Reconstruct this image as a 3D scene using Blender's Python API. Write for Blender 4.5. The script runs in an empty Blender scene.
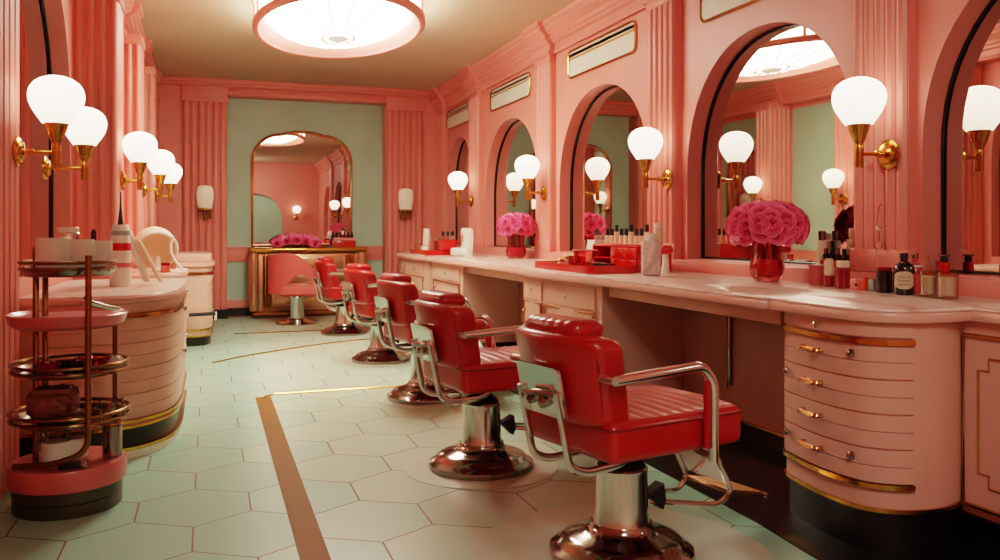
import bpy, bmesh, math, random
from mathutils import Vector, Matrix
random.seed(7)
PI = math.pi
SC = bpy.context.scene
COL = SC.collection

# ------------------------------------------------------------------ camera
CT, ST = math.cos(math.radians(18.9)), math.sin(math.radians(18.9))
CAM_H = 1.3
cam = bpy.data.cameras.new('camera')
cam.sensor_width = 36
cam.lens = 850 / 1000 * 36
cam.shift_y = -0.05
cam.clip_start = 0.05
camo = bpy.data.objects.new('camera', cam)
camo.location = (0, 0, CAM_H)
camo.rotation_euler = (PI / 2, 0, -math.radians(18.9))
COL.objects.link(camo)
SC.camera = camo


def atX(u, X):
    """depth of the sight line of pixel column u where it meets the plane x = X"""
    r = (u - 500) / 850
    return X * (CT - r * ST) / (r * CT + ST)


def atY(u, Y):
    r = (u - 500) / 850
    return Y * (r * CT + ST) / (CT - r * ST)


# ------------------------------------------------------------------ materials
def lin(c):
    if isinstance(c, str):
        c = [int(c[i:i + 2], 16) / 255 for i in (0, 2, 4)]
    return tuple((x / 12.92 if x <= .04045 else ((x + .055) / 1.055) ** 2.4) for x in c) + (1,)


class NT:
    def __init__(s, name):
        s.m = bpy.data.materials.new(name)
        s.m.use_nodes = True
        s.t = s.m.node_tree
        s.b = s.t.nodes['Principled BSDF']
        s.co = None

    def n(s, typ, **kw):
        x = s.t.nodes.new(typ)
        for k, v in kw.items():
            setattr(x, k, v)
        return x

    def l(s, a, b):
        s.t.links.new(a, b)

    def coord(s):
        if not s.co:
            s.co = s.n('ShaderNodeTexCoord').outputs['Object']
        return s.co

    def math(s, op, a, b=None, c=None):
        x = s.n('ShaderNodeMath', operation=op)
        for i, v in enumerate((a, b, c)):
            if v is None:
                continue
            if isinstance(v, (int, float)):
                x.inputs[i].default_value = v
            else:
                s.l(v, x.inputs[i])
        return x.outputs[0]

    def noise(s, scale, detail=3, rough=.5, vec=None):
        x = s.n('ShaderNodeTexNoise')
        x.inputs['Scale'].default_value = scale
        x.inputs['Detail'].default_value = detail
        x.inputs['Roughness'].default_value = rough
        s.l(vec or s.coord(), x.inputs['Vector'])
        return x.outputs['Fac']

    def ramp(s, fac, stops):
        x = s.n('ShaderNodeValToRGB')
        e = x.color_ramp.elements
        while len(e) < len(stops):
            e.new(.5)
        for i, (p, c) in enumerate(stops):
            e[i].position = p
            e[i].color = c
        s.l(fac, x.inputs[0])
        return x.outputs[0]

    def mix(s, fac, a, b):
        x = s.n('ShaderNodeMix', data_type='RGBA')
        for i, v in ((0, fac), (6, a), (7, b)):
            if isinstance(v, (int, float, tuple)):
                x.inputs[i].default_value = v
            else:
                s.l(v, x.inputs[i])
        return x.outputs[2]

    def bump(s, h, strength=.1, dist=.01):
        x = s.n('ShaderNodeBump')
        x.inputs['Strength'].default_value = strength
        x.inputs['Distance'].default_value = dist
        s.l(h, x.inputs['Height'])
        s.l(x.outputs[0], s.b.inputs['Normal'])


def pm(name, col, rough=.5, metal=0, var=.06, scale=6, bump=0, bscale=60, coat=0, spec=.5):
    k = NT(name)
    c = lin(col)
    lo = tuple(x * (1 - var) for x in c[:3]) + (1,)
    hi = tuple(min(1, x * (1 + var)) for x in c[:3]) + (1,)
    k.l(k.ramp(k.noise(scale), [(.3, lo), (.7, hi)]), k.b.inputs['Base Color'])
    k.b.inputs['Roughness'].default_value = rough
    k.b.inputs['Metallic'].default_value = metal
    k.b.inputs['Specular IOR Level'].default_value = spec
    if coat:
        k.b.inputs['Coat Weight'].default_value = coat
        k.b.inputs['Coat Roughness'].default_value = .08
    if bump:
        k.bump(k.noise(bscale, 4), bump)
    return k.m


def emit(name, col, strength, lo=.75, z0=0, z1=.27):
    """lit opal glass: glows a little less towards its neck"""
    k = NT(name)
    sep = k.n('ShaderNodeSeparateXYZ')
    k.l(k.coord(), sep.inputs[0])
    f = k.math('MULTIPLY_ADD', sep.outputs[2], (1 - lo) / (z1 - z0), lo - z0 * (1 - lo) / (z1 - z0))
    f = k.math('MULTIPLY', f, strength)
    k.b.inputs['Base Color'].default_value = lin('f4ead8')
    k.b.inputs['Roughness'].default_value = .25
    k.b.inputs['Emission Color'].default_value = lin(col)
    k.l(f, k.b.inputs['Emission Strength'])
    return k.m


def glass(name, col, rough=.03, alpha=.0, ior=1.3):
    k = NT(name)
    tr = k.n('ShaderNodeBsdfTransparent')
    tr.inputs[0].default_value = lin(col)
    gl = k.n('ShaderNodeBsdfGlossy')
    gl.inputs['Roughness'].default_value = rough
    fr = k.n('ShaderNodeFresnel')
    fr.inputs[0].default_value = 1.45
    mx = k.n('ShaderNodeMixShader')
    k.l(k.math('MULTIPLY', fr.outputs[0], .55), mx.inputs[0])
    k.l(tr.outputs[0], mx.inputs[1])
    k.l(gl.outputs[0], mx.inputs[2])
    k.l(mx.outputs[0], k.t.nodes['Material Output'].inputs[0])
    return k.m


M = {}
M['wall'] = pm('pink_paint', 'e1877c', .42, var=.04, scale=2, bump=.03)
M['trim'] = pm('pink_trim_paint', 'e2867b', .38, var=.04, scale=2, bump=.03)
M['ceiling'] = pm('beige_ceiling_paint', 'c0aa90', .6, var=.05, scale=1.2, bump=.04)
M['green'] = pm('sage_green_paint', 'a2c2aa', .5, var=.05, scale=2, bump=.04)
M['black'] = pm('black_gloss', '0b0908', .25, var=.1)
M['toe'] = pm('black_plinth', '0c0a09', .35, var=.1)
M['rubber'] = pm('black_rubber', '120f0e', .5)
M['cab'] = pm('pale_pink_lacquer', 'd9ab98', .35, var=.05, scale=3, bump=.02)
M['cabr'] = pm('rose_pink_lacquer', 'd8a091', .35, var=.05, scale=3, bump=.02)
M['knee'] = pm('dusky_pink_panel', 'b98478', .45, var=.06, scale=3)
M['gold'] = pm('brass', 'cf9a4e', .18, 1, var=.12, scale=30)
M['rosegold'] = pm('copper_brass', 'c98a58', .16, 1, var=.12, scale=30)
M['bronze'] = pm('dark_bronze', '8a6240', .25, 1, var=.15, scale=30)
M['chrome'] = pm('chrome', 'e2e0da', .15, 1, var=.05, scale=12)
M['chromed'] = pm('dark_chrome', '9a8f88', .12, 1, var=.12, scale=12)
M['console'] = pm('rose_gold_mirror_panel', 'd8a684', .22, .75, var=.08, scale=4)
M['mirror'] = pm('silvered_mirror', 'd2cbc2', .015, 1, var=.01)
M['leather'] = pm('red_leather', 'ac1215', .34, var=.1, scale=5, bump=.12, bscale=160, coat=.25)
M['leatherpink'] = pm('coral_leather', 'd85a58', .38, var=.08, scale=5, bump=.1, bscale=160, coat=.15)
M['piping'] = pm('dark_red_piping', '7d0c0e', .4)
M['redplastic'] = pm('red_acrylic', 'd01510', .22, var=.05, coat=.4)
M['crimson'] = pm('crimson_glass', '8e0f22', .2, coat=.4)
M['orange'] = pm('orange_plastic', 'e2481c', .3)
M['pinkplastic'] = pm('pink_plastic', 'e8837c', .3)
M['pinkbox'] = pm('rose_card', 'cf6a68', .45)
M['pinktray'] = pm('coral_enamel', 'cf6a68', .3, coat=.25)
M['cream'] = pm('cream_plastic', 'ecd6bb', .35)
M['white'] = pm('white_plastic', 'efe6da', .3)
M['whitegreen'] = pm('pale_mint_porcelain', 'eef3e4', .3, coat=.2)
M['greygreen'] = pm('grey_green_plastic', '98a79c', .4)
M['brown'] = pm('dark_brown_glass', '1c100c', .15, coat=.5)
M['label'] = pm('cream_paper', 'd8bd9d', .6)
M['tan'] = pm('tan_leather', '8a4a34', .5, bump=.1)
M['clear'] = glass('clear_glass', 'f4ece4')
M['pinkglass'] = glass('pink_glass', 'f7c6c6', .05)
M['redglass'] = pm('raspberry_gel', 'e0607a', .2, coat=.5)


def petals(name, inner, outer, R):
    k = NT(name)
    ln = k.n('ShaderNodeVectorMath', operation='LENGTH')
    k.l(k.coord(), ln.inputs[0])
    f = k.math('ADD', k.math('DIVIDE', ln.outputs['Value'], R), k.math('MULTIPLY_ADD', k.noise(22, 2), .5, -.25))
    k.l(k.ramp(f, [(.2, lin(inner)), (1.0, lin(outer))]), k.b.inputs['Base Color'])
    k.b.inputs['Roughness'].default_value = .5
    return k.m


M['petal'] = petals('pink_petals', 'd42c5e', 'fa769e', .062)
M['petal2'] = petals('magenta_petals', 'd83468', 'fa78a2', .06)
M['leaf'] = pm('rose_leaves', '45602c', .5)
M['strip'] = None
M['globe'] = emit('lit_opal_glass', 'ffe8cc', 3.8, .5)
M['globedim'] = emit('dim_frosted_glass', 'ffd0a8', .1, .6, 0, .3)
M['bowl'] = emit('lit_ceiling_glass', 'fff0da', 20, 1, -1, 1)
M['drumglass'] = emit('lit_drum_glass', 'fff0da', 13.0, 1, -1, 1)
M['panelglass'] = pm('frosted_pale_glass', 'd8dcc8', .45, var=.05, scale=3)
M['panelglass2'] = pm('frosted_tan_glass', 'dcc6ac', .5, var=.05, scale=3)
M['lightpink'] = emit('glowing_pink_glass', 'ff9d90', .9, 1, -1, 1)
M['ribglow'] = emit('lit_cream_rib', 'f2dfc4', .55, 1, -1, 1)


def brass_strip():
    k = NT('ribbed_brass_strip')
    w = k.n('ShaderNodeTexWave', bands_direction='Y')
    w.inputs['Scale'].default_value = 18
    w.inputs['Distortion'].default_value = .6
    k.l(k.coord(), w.inputs['Vector'])
    k.l(k.ramp(w.outputs['Fac'], [(.2, lin('7d5024')), (.8, lin('966532'))]), k.b.inputs['Base Color'])
    k.b.inputs['Metallic'].default_value = 0
    k.b.inputs['Roughness'].default_value = .6
    k.b.inputs['Specular IOR Level'].default_value = .15
    k.bump(w.outputs['Fac'], .25, .004)
    return k.m


M['strip'] = brass_strip()


def marble(name, base, vein):
    k = NT(name)
    w = k.n('ShaderNodeTexWave')
    w.inputs['Scale'].default_value = .9
    w.inputs['Distortion'].default_value = 9
    w.inputs['Detail'].default_value = 5
    w.inputs['Detail Scale'].default_value = 1.6
    k.l(k.coord(), w.inputs['Vector'])
    c1 = k.ramp(w.outputs['Fac'], [(.0, lin(vein)), (.16, lin(base)), (1, lin(base))])
    c2 = k.mix(k.math('MULTIPLY', k.noise(5, 6), .5), c1, lin(vein))
    k.l(c2, k.b.inputs['Base Color'])
    k.b.inputs['Roughness'].default_value = .3
    k.b.inputs['Coat Weight'].default_value = .2
    return k.m


M['marble'] = marble('pink_white_marble', 'ecd2c6', 'cda296')
M['marblewhite'] = marble('white_marbled_plastic', 'efe3dc', 'c9aaa8')
M['slabedge'] = pm('pink_worktop', 'dfa698', .3, var=.05, scale=3)


def floor_mat():
    k = NT('mint_hexagon_tiles')
    W = .5
    sep = k.n('ShaderNodeSeparateXYZ')
    k.l(k.coord(), sep.inputs[0])
    wob = k.noise(1.4, 2)
    x = k.math('ADD', k.math('DIVIDE', sep.outputs[0], W), 100.13)
    y = k.math('ADD', k.math('DIVIDE', k.math('MULTIPLY_ADD', wob, .05, sep.outputs[1]), W * 1.02), 173.2 + .3)
    R3 = math.sqrt(3)

    def cell(ox, oy):
        gx = k.math('SUBTRACT', k.math('MODULO', k.math('ADD', x, ox), 1.0), .5)
        gy = k.math('SUBTRACT', k.math('MODULO', k.math('ADD', y, oy), R3), R3 / 2)
        d = k.math('ADD', k.math('MULTIPLY', gx, gx), k.math('MULTIPLY', gy, gy))
        return gx, gy, d

    ax, ay, ad = cell(0, 0)
    bx_, by_, bd = cell(.5, R3 / 2)
    sel = k.math('LESS_THAN', ad, bd)

    def pick(a, b):
        return k.math('ADD', k.math('MULTIPLY', a, sel), k.math('MULTIPLY', b, k.math('SUBTRACT', 1.0, sel)))
    gx, gy = pick(ax, bx_), pick(ay, by_)
    agx, agy = k.math('ABSOLUTE', gx), k.math('ABSOLUTE', gy)
    hd = k.math('MAXIMUM', agx, k.math('ADD', k.math('MULTIPLY', agx, .5), k.math('MULTIPLY', agy, .8660254)))
    grout = k.math('GREATER_THAN', hd, .5 - .0075)
    cx, cy = k.math('SUBTRACT', x, gx), k.math('SUBTRACT', y, gy)
    cv = k.n('ShaderNodeCombineXYZ')
    k.l(k.math('ROUND', k.math('MULTIPLY', cx, 2)), cv.inputs[0])
    k.l(k.math('ROUND', k.math('MULTIPLY', cy, 2 / R3)), cv.inputs[1])
    wn = k.n('ShaderNodeTexWhiteNoise', noise_dimensions='2D')
    k.l(cv.outputs[0], wn.inputs['Vector'])
    mint = k.ramp(wn.outputs['Value'], [(0, lin('8fc4ae')), (1, lin('9accb6'))])
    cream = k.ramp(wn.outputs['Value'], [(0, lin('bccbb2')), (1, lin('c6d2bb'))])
    # warm light round the chairs, painted into the tiles as a creamier tone
    warm_light = k.n('ShaderNodeMapRange', interpolation_type='SMOOTHSTEP')
    k.l(cx, warm_light.inputs['Value'])
    warm_light.inputs['From Min'].default_value = 100.13 + .2 / W
    warm_light.inputs['From Max'].default_value = 100.13 + .9 / W
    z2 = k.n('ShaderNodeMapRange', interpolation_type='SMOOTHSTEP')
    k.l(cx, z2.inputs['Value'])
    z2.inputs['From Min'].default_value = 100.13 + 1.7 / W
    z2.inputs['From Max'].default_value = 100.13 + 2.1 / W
    warm_mask = k.math('MULTIPLY', warm_light.outputs[0], k.math('SUBTRACT', 1.0, z2.outputs[0]))
    tile = k.mix(k.math('MULTIPLY', warm_mask, .75), mint, cream)
    tile = k.mix(k.math('MULTIPLY', k.noise(3.2, 5), .12), tile, lin('a9b49a'))
    k.l(k.mix(grout, tile, lin('7d4f38')), k.b.inputs['Base Color'])
    k.l(k.math('MULTIPLY_ADD', grout, .3, .3), k.b.inputs['Roughness'])
    k.b.inputs['Specular IOR Level'].default_value = .45
    k.bump(k.math('SUBTRACT', 1.0, grout), .25, .004)
    return k.m


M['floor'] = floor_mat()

# ------------------------------------------------------------------ mesh helpers


def B():
    return bmesh.new()


def mesh_from(bm, name, mat, sharp=35, smooth=True):
    bmesh.ops.remove_doubles(bm, verts=bm.verts, dist=1e-6)
    bmesh.ops.recalc_face_normals(bm, faces=bm.faces)
    me = bpy.data.meshes.new(name)
    bm.to_mesh(me)
    bm.free()
    for p in me.polygons:
        p.use_smooth = smooth
    if smooth:
        me.set_sharp_from_angle(angle=math.radians(sharp))
    for m in (mat if isinstance(mat, (list, tuple)) else [mat]):
        me.materials.append(m if not isinstance(m, str) else M[m])
    return me


def obj(name, bm, mat, parent=None, loc=(0, 0, 0), rz=0, label=None, sharp=35):
    me = mesh_from(bm, name, mat, sharp)
    o = bpy.data.objects.new(name, me)
    COL.objects.link(o)
    o.location = loc
    o.rotation_euler = (0, 0, rz)
    if parent:
        o.parent = parent
    if label:
        o['label'] = label
    return o


def thing(name, label, cat, loc=(0, 0, 0), rz=0, group=None):
    o = bpy.data.objects.new(name, None)
    o.empty_display_size = .1
    COL.objects.link(o)
    o.location = loc
    o.rotation_euler = (0, 0, rz)
    return tag(o, label, cat, group)


def tag(o, label, cat, group=None):
    o['label'] = label
    o['category'] = cat
    if group:
        o['group'] = group
    return o


def struct(name, bm, mat, parent=None, sharp=35):
    o = obj(name, bm, mat, parent, sharp=sharp)
    if not parent:
        o['kind'] = 'structure'
    return o


def copy_tree(o, parent=None):
    c = o.copy()
    COL.objects.link(c)
    if parent:
        c.parent = parent
    for ch in list(o.children):
        copy_tree(ch, c)
    return c


def box(bm, x0, x1, y0, y1, z0, z1, bev=0, seg=2):
    r = bmesh.ops.create_cube(bm, size=1)
    vs = r['verts']
    for v in vs:
        v.co = Vector(((x0 + x1) / 2 + v.co.x * (x1 - x0), (y0 + y1) / 2 + v.co.y * (y1 - y0),
                       (z0 + z1) / 2 + v.co.z * (z1 - z0)))
    if bev:
        es = list({e for v in vs for e in v.link_edges})
        bmesh.ops.bevel(bm, geom=es, offset=bev, segments=seg, affect='EDGES', profile=.5)


def axis_pts(s, r, n):
    h = s / 2
    a = h - r
    out = [-a - r * math.tan(math.radians(45) * k / 3) for k in (3, 2, 1)]
    out += [-a + 2 * a * i / n for i in range(n + 1)]
    out += [a + r * math.tan(math.radians(45) * k / 3) for k in (1, 2, 3)]
    return out


def rbox(bm, size, r, n=(4, 4, 2), deform=None, mat=None):
    """rounded box centred on the origin, then pushed through deform(Vector)"""
    ax = [axis_pts(size[i], min(r, size[i] / 2 * .98), n[i]) for i in range(3)]
    cache = {}
    h = [s / 2 for s in size]

    def V(p):
        key = tuple(round(c, 6) for c in p)
        if key in cache:
            return cache[key]
        rr = [min(r, hh * .98) for hh in h]
        inner = Vector([max(-(h[i] - rr[i]), min(h[i] - rr[i], p[i])) for i in range(3)])
        d = Vector(p) - inner
        rm = min(rr)
        if d.length > 1e-9:
            d = d.normalized() * rm
        q = inner + d
        if deform:
            q = deform(q)
        if mat:
            q = mat @ q
        cache[key] = bm.verts.new(q)
        return cache[key]
    for a in range(3):
        b, c = (a + 1) % 3, (a + 2) % 3
        for s in (-1, 1):
            for i in range(len(ax[b]) - 1):
                for j in range(len(ax[c]) - 1):
                    q = []
                    for di, dj in ((0, 0), (1, 0), (1, 1), (0, 1)):
                        p = [0, 0, 0]
                        p[a] = s * h[a]
                        p[b] = ax[b][i + di]
                        p[c] = ax[c][j + dj]
                        q.append(V(p))
                    if s < 0:
                        q.reverse()
                    try:
                        bm.faces.new(q)
                    except ValueError:
                        pass


def tube(bm, pts, r, seg=10, closed=False, sy=1.0):
    pts = [Vector(p) for p in pts]
    n = len(pts)
    rings = []
    up = Vector((0, 0, 1))
    prev = None
    for i, p in enumerate(pts):
        if closed:
            t = (pts[(i + 1) % n] - pts[i - 1]).normalized()
        else:
            t = (pts[min(i + 1, n - 1)] - pts[max(i - 1, 0)]).normalized()
        if prev is None:
            a = up if abs(t.z) < .9 else Vector((1, 0, 0))
            nx = (a - t * a.dot(t)).normalized()
        else:
            nx = (prev - t * prev.dot(t)).normalized()
        prev = nx
        ny = t.cross(nx)
        rad = r[i] if isinstance(r, (list, tuple)) else r
        rings.append([bm.verts.new(p + (nx * math.cos(2 * PI * k / seg) + ny * sy * math.sin(2 * PI * k / seg)) * rad)
                      for k in range(seg)])
    m = n if closed else n - 1
    for i in range(m):
        a, b = rings[i], rings[(i + 1) % n]
        for k in range(seg):
            bm.faces.new((a[k], a[(k + 1) % seg], b[(k + 1) % seg], b[k]))
    if not closed:
        bm.faces.new(list(reversed(rings[0])))
        bm.faces.new(rings[-1])


def bend(pts, rad=.05, n=5):
    """round the inner corners of a polyline"""
    pts = [Vector(p) for p in pts]
    out = [pts[0]]
    for i in range(1, len(pts) - 1):
        p, a, b = pts[i], pts[i - 1], pts[i + 1]
        r = min(rad, (a - p).length * .49, (b - p).length * .49)
        s, e = p + (a - p).normalized() * r, p + (b - p).normalized() * r
        for k in range(n + 1):
            t = k / n
            out.append(s * (1 - t) ** 2 + p * 2 * t * (1 - t) + e * t * t)
    out.append(pts[-1])
    return out


def lathe(bm, prof, seg=32, c=(0, 0, 0), sx=1, sy=1, mat=None):
    c = Vector(c)
    rings = []
    for r, z in prof:
        if r < 1e-6:
            q = Vector((0, 0, z)) + c
            rings.append([bm.verts.new(mat @ q if mat else q)])
        else:
            ring = []
            for k in range(seg):
                a = 2 * PI * k / seg
                q = Vector((r * sx * math.cos(a), r * sy * math.sin(a), z)) + c
                ring.append(bm.verts.new(mat @ q if mat else q))
            rings.append(ring)
    for a, b in zip(rings, rings[1:]):
        if len(a) == 1 and len(b) == 1:
            continue
        for k in range(seg):
            k2 = (k + 1) % seg
            if len(a) == 1:
                bm.faces.new((a[0], b[k2], b[k]))
            elif len(b) == 1:
                bm.faces.new((a[k], a[k2], b[0]))
            else:
                bm.faces.new((a[k], a[k2], b[k2], b[k]))
    for rg, rev in ((rings[0], True), (rings[-1], False)):
        if len(rg) > 1:
            bm.faces.new(list(reversed(rg)) if rev else rg)


def prism(bm, pts, z0, z1, bev=0, seg=2, fn=None):
    """extrude a plan outline from z0 to z1; fn maps (a, b, z) to a point"""
    fn = fn or (lambda a, b, z: Vector((a, b, z)))
    lo = [bm.verts.new(fn(a, b, z0)) for a, b in pts]
    hi = [bm.verts.new(fn(a, b, z1)) for a, b in pts]
    n = len(pts)
    fs = [bm.faces.new(list(reversed(lo))), bm.faces.new(hi)]
    for i in range(n):
        fs.append(bm.faces.new((lo[i], lo[(i + 1) % n], hi[(i + 1) % n], hi[i])))
    if bev:
        bmesh.ops.recalc_face_normals(bm, faces=fs)
        es = list(set(fs[0].edges) | set(fs[1].edges))
        bmesh.ops.bevel(bm, geom=es, offset=bev, segments=seg, affect='EDGES', profile=.5)


def spline(pts, n=8):
    P = [Vector(p) for p in pts]
    P = [P[0] * 2 - P[1]] + P + [P[-1] * 2 - P[-2]]
    out = []
    for i in range(1, len(P) - 2):
        for k in range(n):
            t = k / n
            a, b, c, d = P[i - 1], P[i], P[i + 1], P[i + 2]
            out.append(.5 * ((2 * b) + (c - a) * t + (2 * a - 5 * b + 4 * c - d) * t * t + (3 * b - a - 3 * c + d) * t ** 3))
    out.append(P[-2])
    return out


def offset_path(path, d):
    """move an open 2-d path sideways (to the left of travel for d > 0)"""
    out = []
    for i, p in enumerate(path):
        t = (path[min(i + 1, len(path) - 1)] - path[max(i - 1, 0)]).normalized()
        out.append(Vector((p.x - t.y * d, p.y + t.x * d)))
    return out


def band(bm, path, d0, d1, z0, z1):
    a, b = offset_path(path, d0), offset_path(path, d1)
    vs = [[bm.verts.new((p.x, p.y, z)) for p in q] for q, z in ((a, z0), (b, z0), (b, z1), (a, z1))]
    for k in range(4):
        u, w = vs[k], vs[(k + 1) % 4]
        for i in range(len(path) - 1):
            bm.faces.new((u[i], u[i + 1], w[i + 1], w[i]))
    for e in (0, -1):
        bm.faces.new([v[e] for v in vs])


def subpath(path, f0, f1):
    L = [0]
    for a, b in zip(path, path[1:]):
        L.append(L[-1] + (b - a).length)

    def pt(f):
        s = f * L[-1]
        for i in range(len(path) - 1):
            if L[i + 1] >= s - 1e-9:
                t = (s - L[i]) / (L[i + 1] - L[i])
                return path[i].lerp(path[i + 1], t), i
        return path[-1], len(path) - 2
    p0, i0 = pt(f0)
    p1, i1 = pt(f1)
    out = [p0] + [p for i, p in enumerate(path) if L[i] > f0 * L[-1] + 1e-4 and L[i] < f1 * L[-1] - 1e-4] + [p1]
    return out


def path_at(path, f):
    q = subpath(path, max(0, f - .01), min(1, f + .01))
    p = (q[0] + q[-1]) / 2
    t = (q[-1] - q[0]).normalized()
    return p, t


def holed_sheet(bm, outer, holes, fn, depth, fnn):
    """flat sheet (2-d outline with holes) plus the reveal of each hole; fn maps (a, b, d) to a point"""
    edges = []
    loops = []
    for lp in [outer] + holes:
        vs = [bm.verts.new(fn(a, b, 0)) for a, b in lp]
        loops.append(vs)
        for i in range(len(vs)):
            edges.append(bm.edges.new((vs[i], vs[(i + 1) % len(vs)])))
    bmesh.ops.triangle_fill(bm, edges=edges, use_beauty=True, use_dissolve=False, normal=fnn)
    for lp, vs in zip(holes, loops[1:]):
        # a small round-over, then the reveal
        back = [bm.verts.new(fn(a, b, depth)) for a, b in lp]
        for i in range(len(vs)):
            j = (i + 1) % len(vs)
            bm.faces.new((vs[i], vs[j], back[j], back[i]))


def arch(y0, y1, z0, apex, n=28, p=2.15, rise=None):
    c, h = (y0 + y1) / 2, (y1 - y0) / 2
    rise = rise or h
    zs = apex - rise
    pts = [(y0, z0), (y1, z0)]
    for k in range(n + 1):
        a = PI * k / n
        ca, sa = math.cos(a), math.sin(a)
        pts.append((c + h * math.copysign(abs(ca) ** (2 / p), ca), zs + rise * abs(sa) ** (2 / p)))
    return pts


def rrect(x0, x1, y0, y1, r, n=6):
    out = []
    for cx, cy, a0 in ((x1 - r, y1 - r, 0), (x0 + r, y1 - r, 90), (x0 + r, y0 + r, 180), (x1 - r, y0 + r, 270)):
        for k in range(n + 1):
            a = math.radians(a0 + 90 * k / n)
            out.append((cx + r * math.cos(a), cy + r * math.sin(a)))
    return out


# ------------------------------------------------------------------ the room
XR, XL, YB, YN, ZC = 3.5, -1.0, 13.2, -2.2, 3.5
ZT = .985                                           # worktop height
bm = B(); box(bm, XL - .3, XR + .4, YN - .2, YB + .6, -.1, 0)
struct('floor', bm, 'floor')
bm = B(); box(bm, XL - .3, XR + .4, YN - .2, YB + .6, ZC, ZC + .1)
struct('ceiling', bm, 'ceiling')

# right wall with arched mirror recesses
RA = [(-.9, 1.0), (1.46, 3.46), (3.93, 5.75), (6.35, 8.28), (8.9, 10.82), (11.46, 12.7)]
ZL = 1.075
bm = B()
fnR = lambda a, b, d: Vector((XR + d, a, b))
holed_sheet(bm, [(YN, 0), (YB + .3, 0), (YB + .3, ZC), (YN, ZC)], [arch(a, b, ZL, 2.67, rise=min(.95, (b - a) / 2 + .1)) for a, b in RA], fnR, .13, Vector((-1, 0, 0)))
struct('wall_right', bm, 'wall', sharp=25)

MIR_WORD = ['nearest and widest-looking arched wall mirror, cut off by the right edge of the photo',
            'tall arched wall mirror behind the near vase of pink roses',
            'arched wall mirror behind the red drawer organizer',
            'arched wall mirror behind the far vase of pink flowers',
            'farthest arched mirror on the right wall, behind the patterned white stand']


def arched_mirror(y0, y1, z0, apex, fn, label, rise, p=2.15):
    t = thing('arched_mirror', label, 'mirror', group='arched mirrors along the walls')
    g = arch(y0 - .015, y1 + .015, z0 - .0, apex + .015, rise=rise, p=p)
    bm = B(); prism(bm, g, .131, .15, fn=fn)
    obj('glass', bm, 'mirror', t)
    bm = B()
    pts = arch(y0 + .012, y1 - .012, z0 + .012, apex - .012, rise=rise - .012, p=p)
    tube(bm, [fn(a, b, .122) for a, b in pts], .008, 6, closed=True)
    obj('rim', bm, 'black', t, label='thin black rim')
    return t


fnRm = lambda a, b, z: Vector((XR + z, a, b))
for (a, b), lab in zip(RA[1:], MIR_WORD):
    arched_mirror(a, b, ZL, 2.67, fnRm, lab, min(.95, (b - a) / 2 + .1))
# recess behind the camera stays plain: close it
bm = B(); prism(bm, arch(RA[0][0] - .02, RA[0][1] + .02, ZL - .02, 2.69), .131, .15, fn=fnRm)
struct('trim_1', bm, 'wall')

# pilasters of the right wall: flat pier with four rounded ribs
PIL_R = [(1.0, 1.42), (3.5, 3.89), (5.83, 6.26), (8.38, 8.8), (10.92, 11.36), (12.76, 13.18)]
PF = 3.43
for k, (a, b) in enumerate(PIL_R):
    bm = B()
    box(bm, PF + .02, XR, a, b, ZL - .004, 3.2)
    w = (b - a)
    for i in range(5):
        yc = a + w * (i + .5) / 5
        tube(bm, [(PF + .024, yc, ZL), (PF + .024, yc, 3.12)], w / 11, 10)
    box(bm, PF - .01, XR, a - .012, b + .012, ZL - .004, ZL + .12, .008)
    box(bm, PF - .012, XR, a - .014, b + .014, 3.1, 3.18, .01)
    struct('trim_%d' % (10 + k), bm, 'trim')

# entablature profile (distance from wall, height)
CORN = [(0, 3.17), (.035, 3.17), (.045, 3.2), (.03, 3.21), (.03, 3.27), (.06, 3.285), (.06, 3.31), (.085, 3.325), (.085, 3.36),
        (.12, 3.39), (.145, 3.41), (.145, 3.44), (.17, 3.46), (.17, 3.5), (0, 3.5)]


def cornice(bm, pos, a, b, extra=0):
    lo = [bm.verts.new(pos(a, d + (extra if d > 0 else 0), z)) for d, z in CORN]
    hi = [bm.verts.new(pos(b, d + (extra if d > 0 else 0), z)) for d, z in CORN]
    n = len(CORN)
    for i in range(n):
        j = (i + 1) % n
        bm.faces.new((lo[i], lo[j], hi[j], hi[i]))
    bm.faces.new(lo)
    bm.faces.new(hi)


bm = B()
cornice(bm, lambda s, d, z: Vector((XR - d, s, z)), YN, YB)
for a, b in PIL_R:
    cornice(bm, lambda s, d, z: Vector((XR - d, s, z)), a - .04, b + .04, .06)
struct('trim_2', bm, 'trim')

# frosted panels above the arches
PANEL_LABEL = ['pale frosted panel above the arch of the nearest mirror', 'pale frosted glass panel in gold frame above the mirror behind the roses',
               'pale frosted glass panel in gold frame above the mirror behind the red organizer',
               'pale frosted glass panel in gold frame above the mirror behind the far flower vase',
               'farthest pale frosted panel, high on the right wall by the back corner']
for (a, b), lab in list(zip(RA[1:], PANEL_LABEL))[1:]:
    c = (a + b) / 2 - .02
    hw = min(.72, (b - a) / 2 + .03)
    t = thing('wall_panel', lab, 'wall panel', (XR, c, 2.985), group='frosted panels over the mirrors')
    f = lambda p, q, z: Vector((-z, p, q))
    out = rrect(-hw, hw, -.135, .135, .06)
    bm = B(); prism(bm, rrect(-hw + .012, hw - .012, -.123, .05, .05), .001, .012, fn=f)
    obj('pane', bm, 'panelglass', t)
    bm = B(); prism(bm, rrect(-hw + .012, hw - .012, .052, .123, .05), .001, .012, fn=f)
    obj('pane', bm, 'panelglass2', t)
    bm = B()
    tube(bm, [f(p, q, .012) for p, q in out], .011, 6, closed=True)
    tube(bm, [f(-hw, .05, .012), f(hw, .05, .012)], .008, 6)
    obj('frame', bm, 'gold', t)

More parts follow.
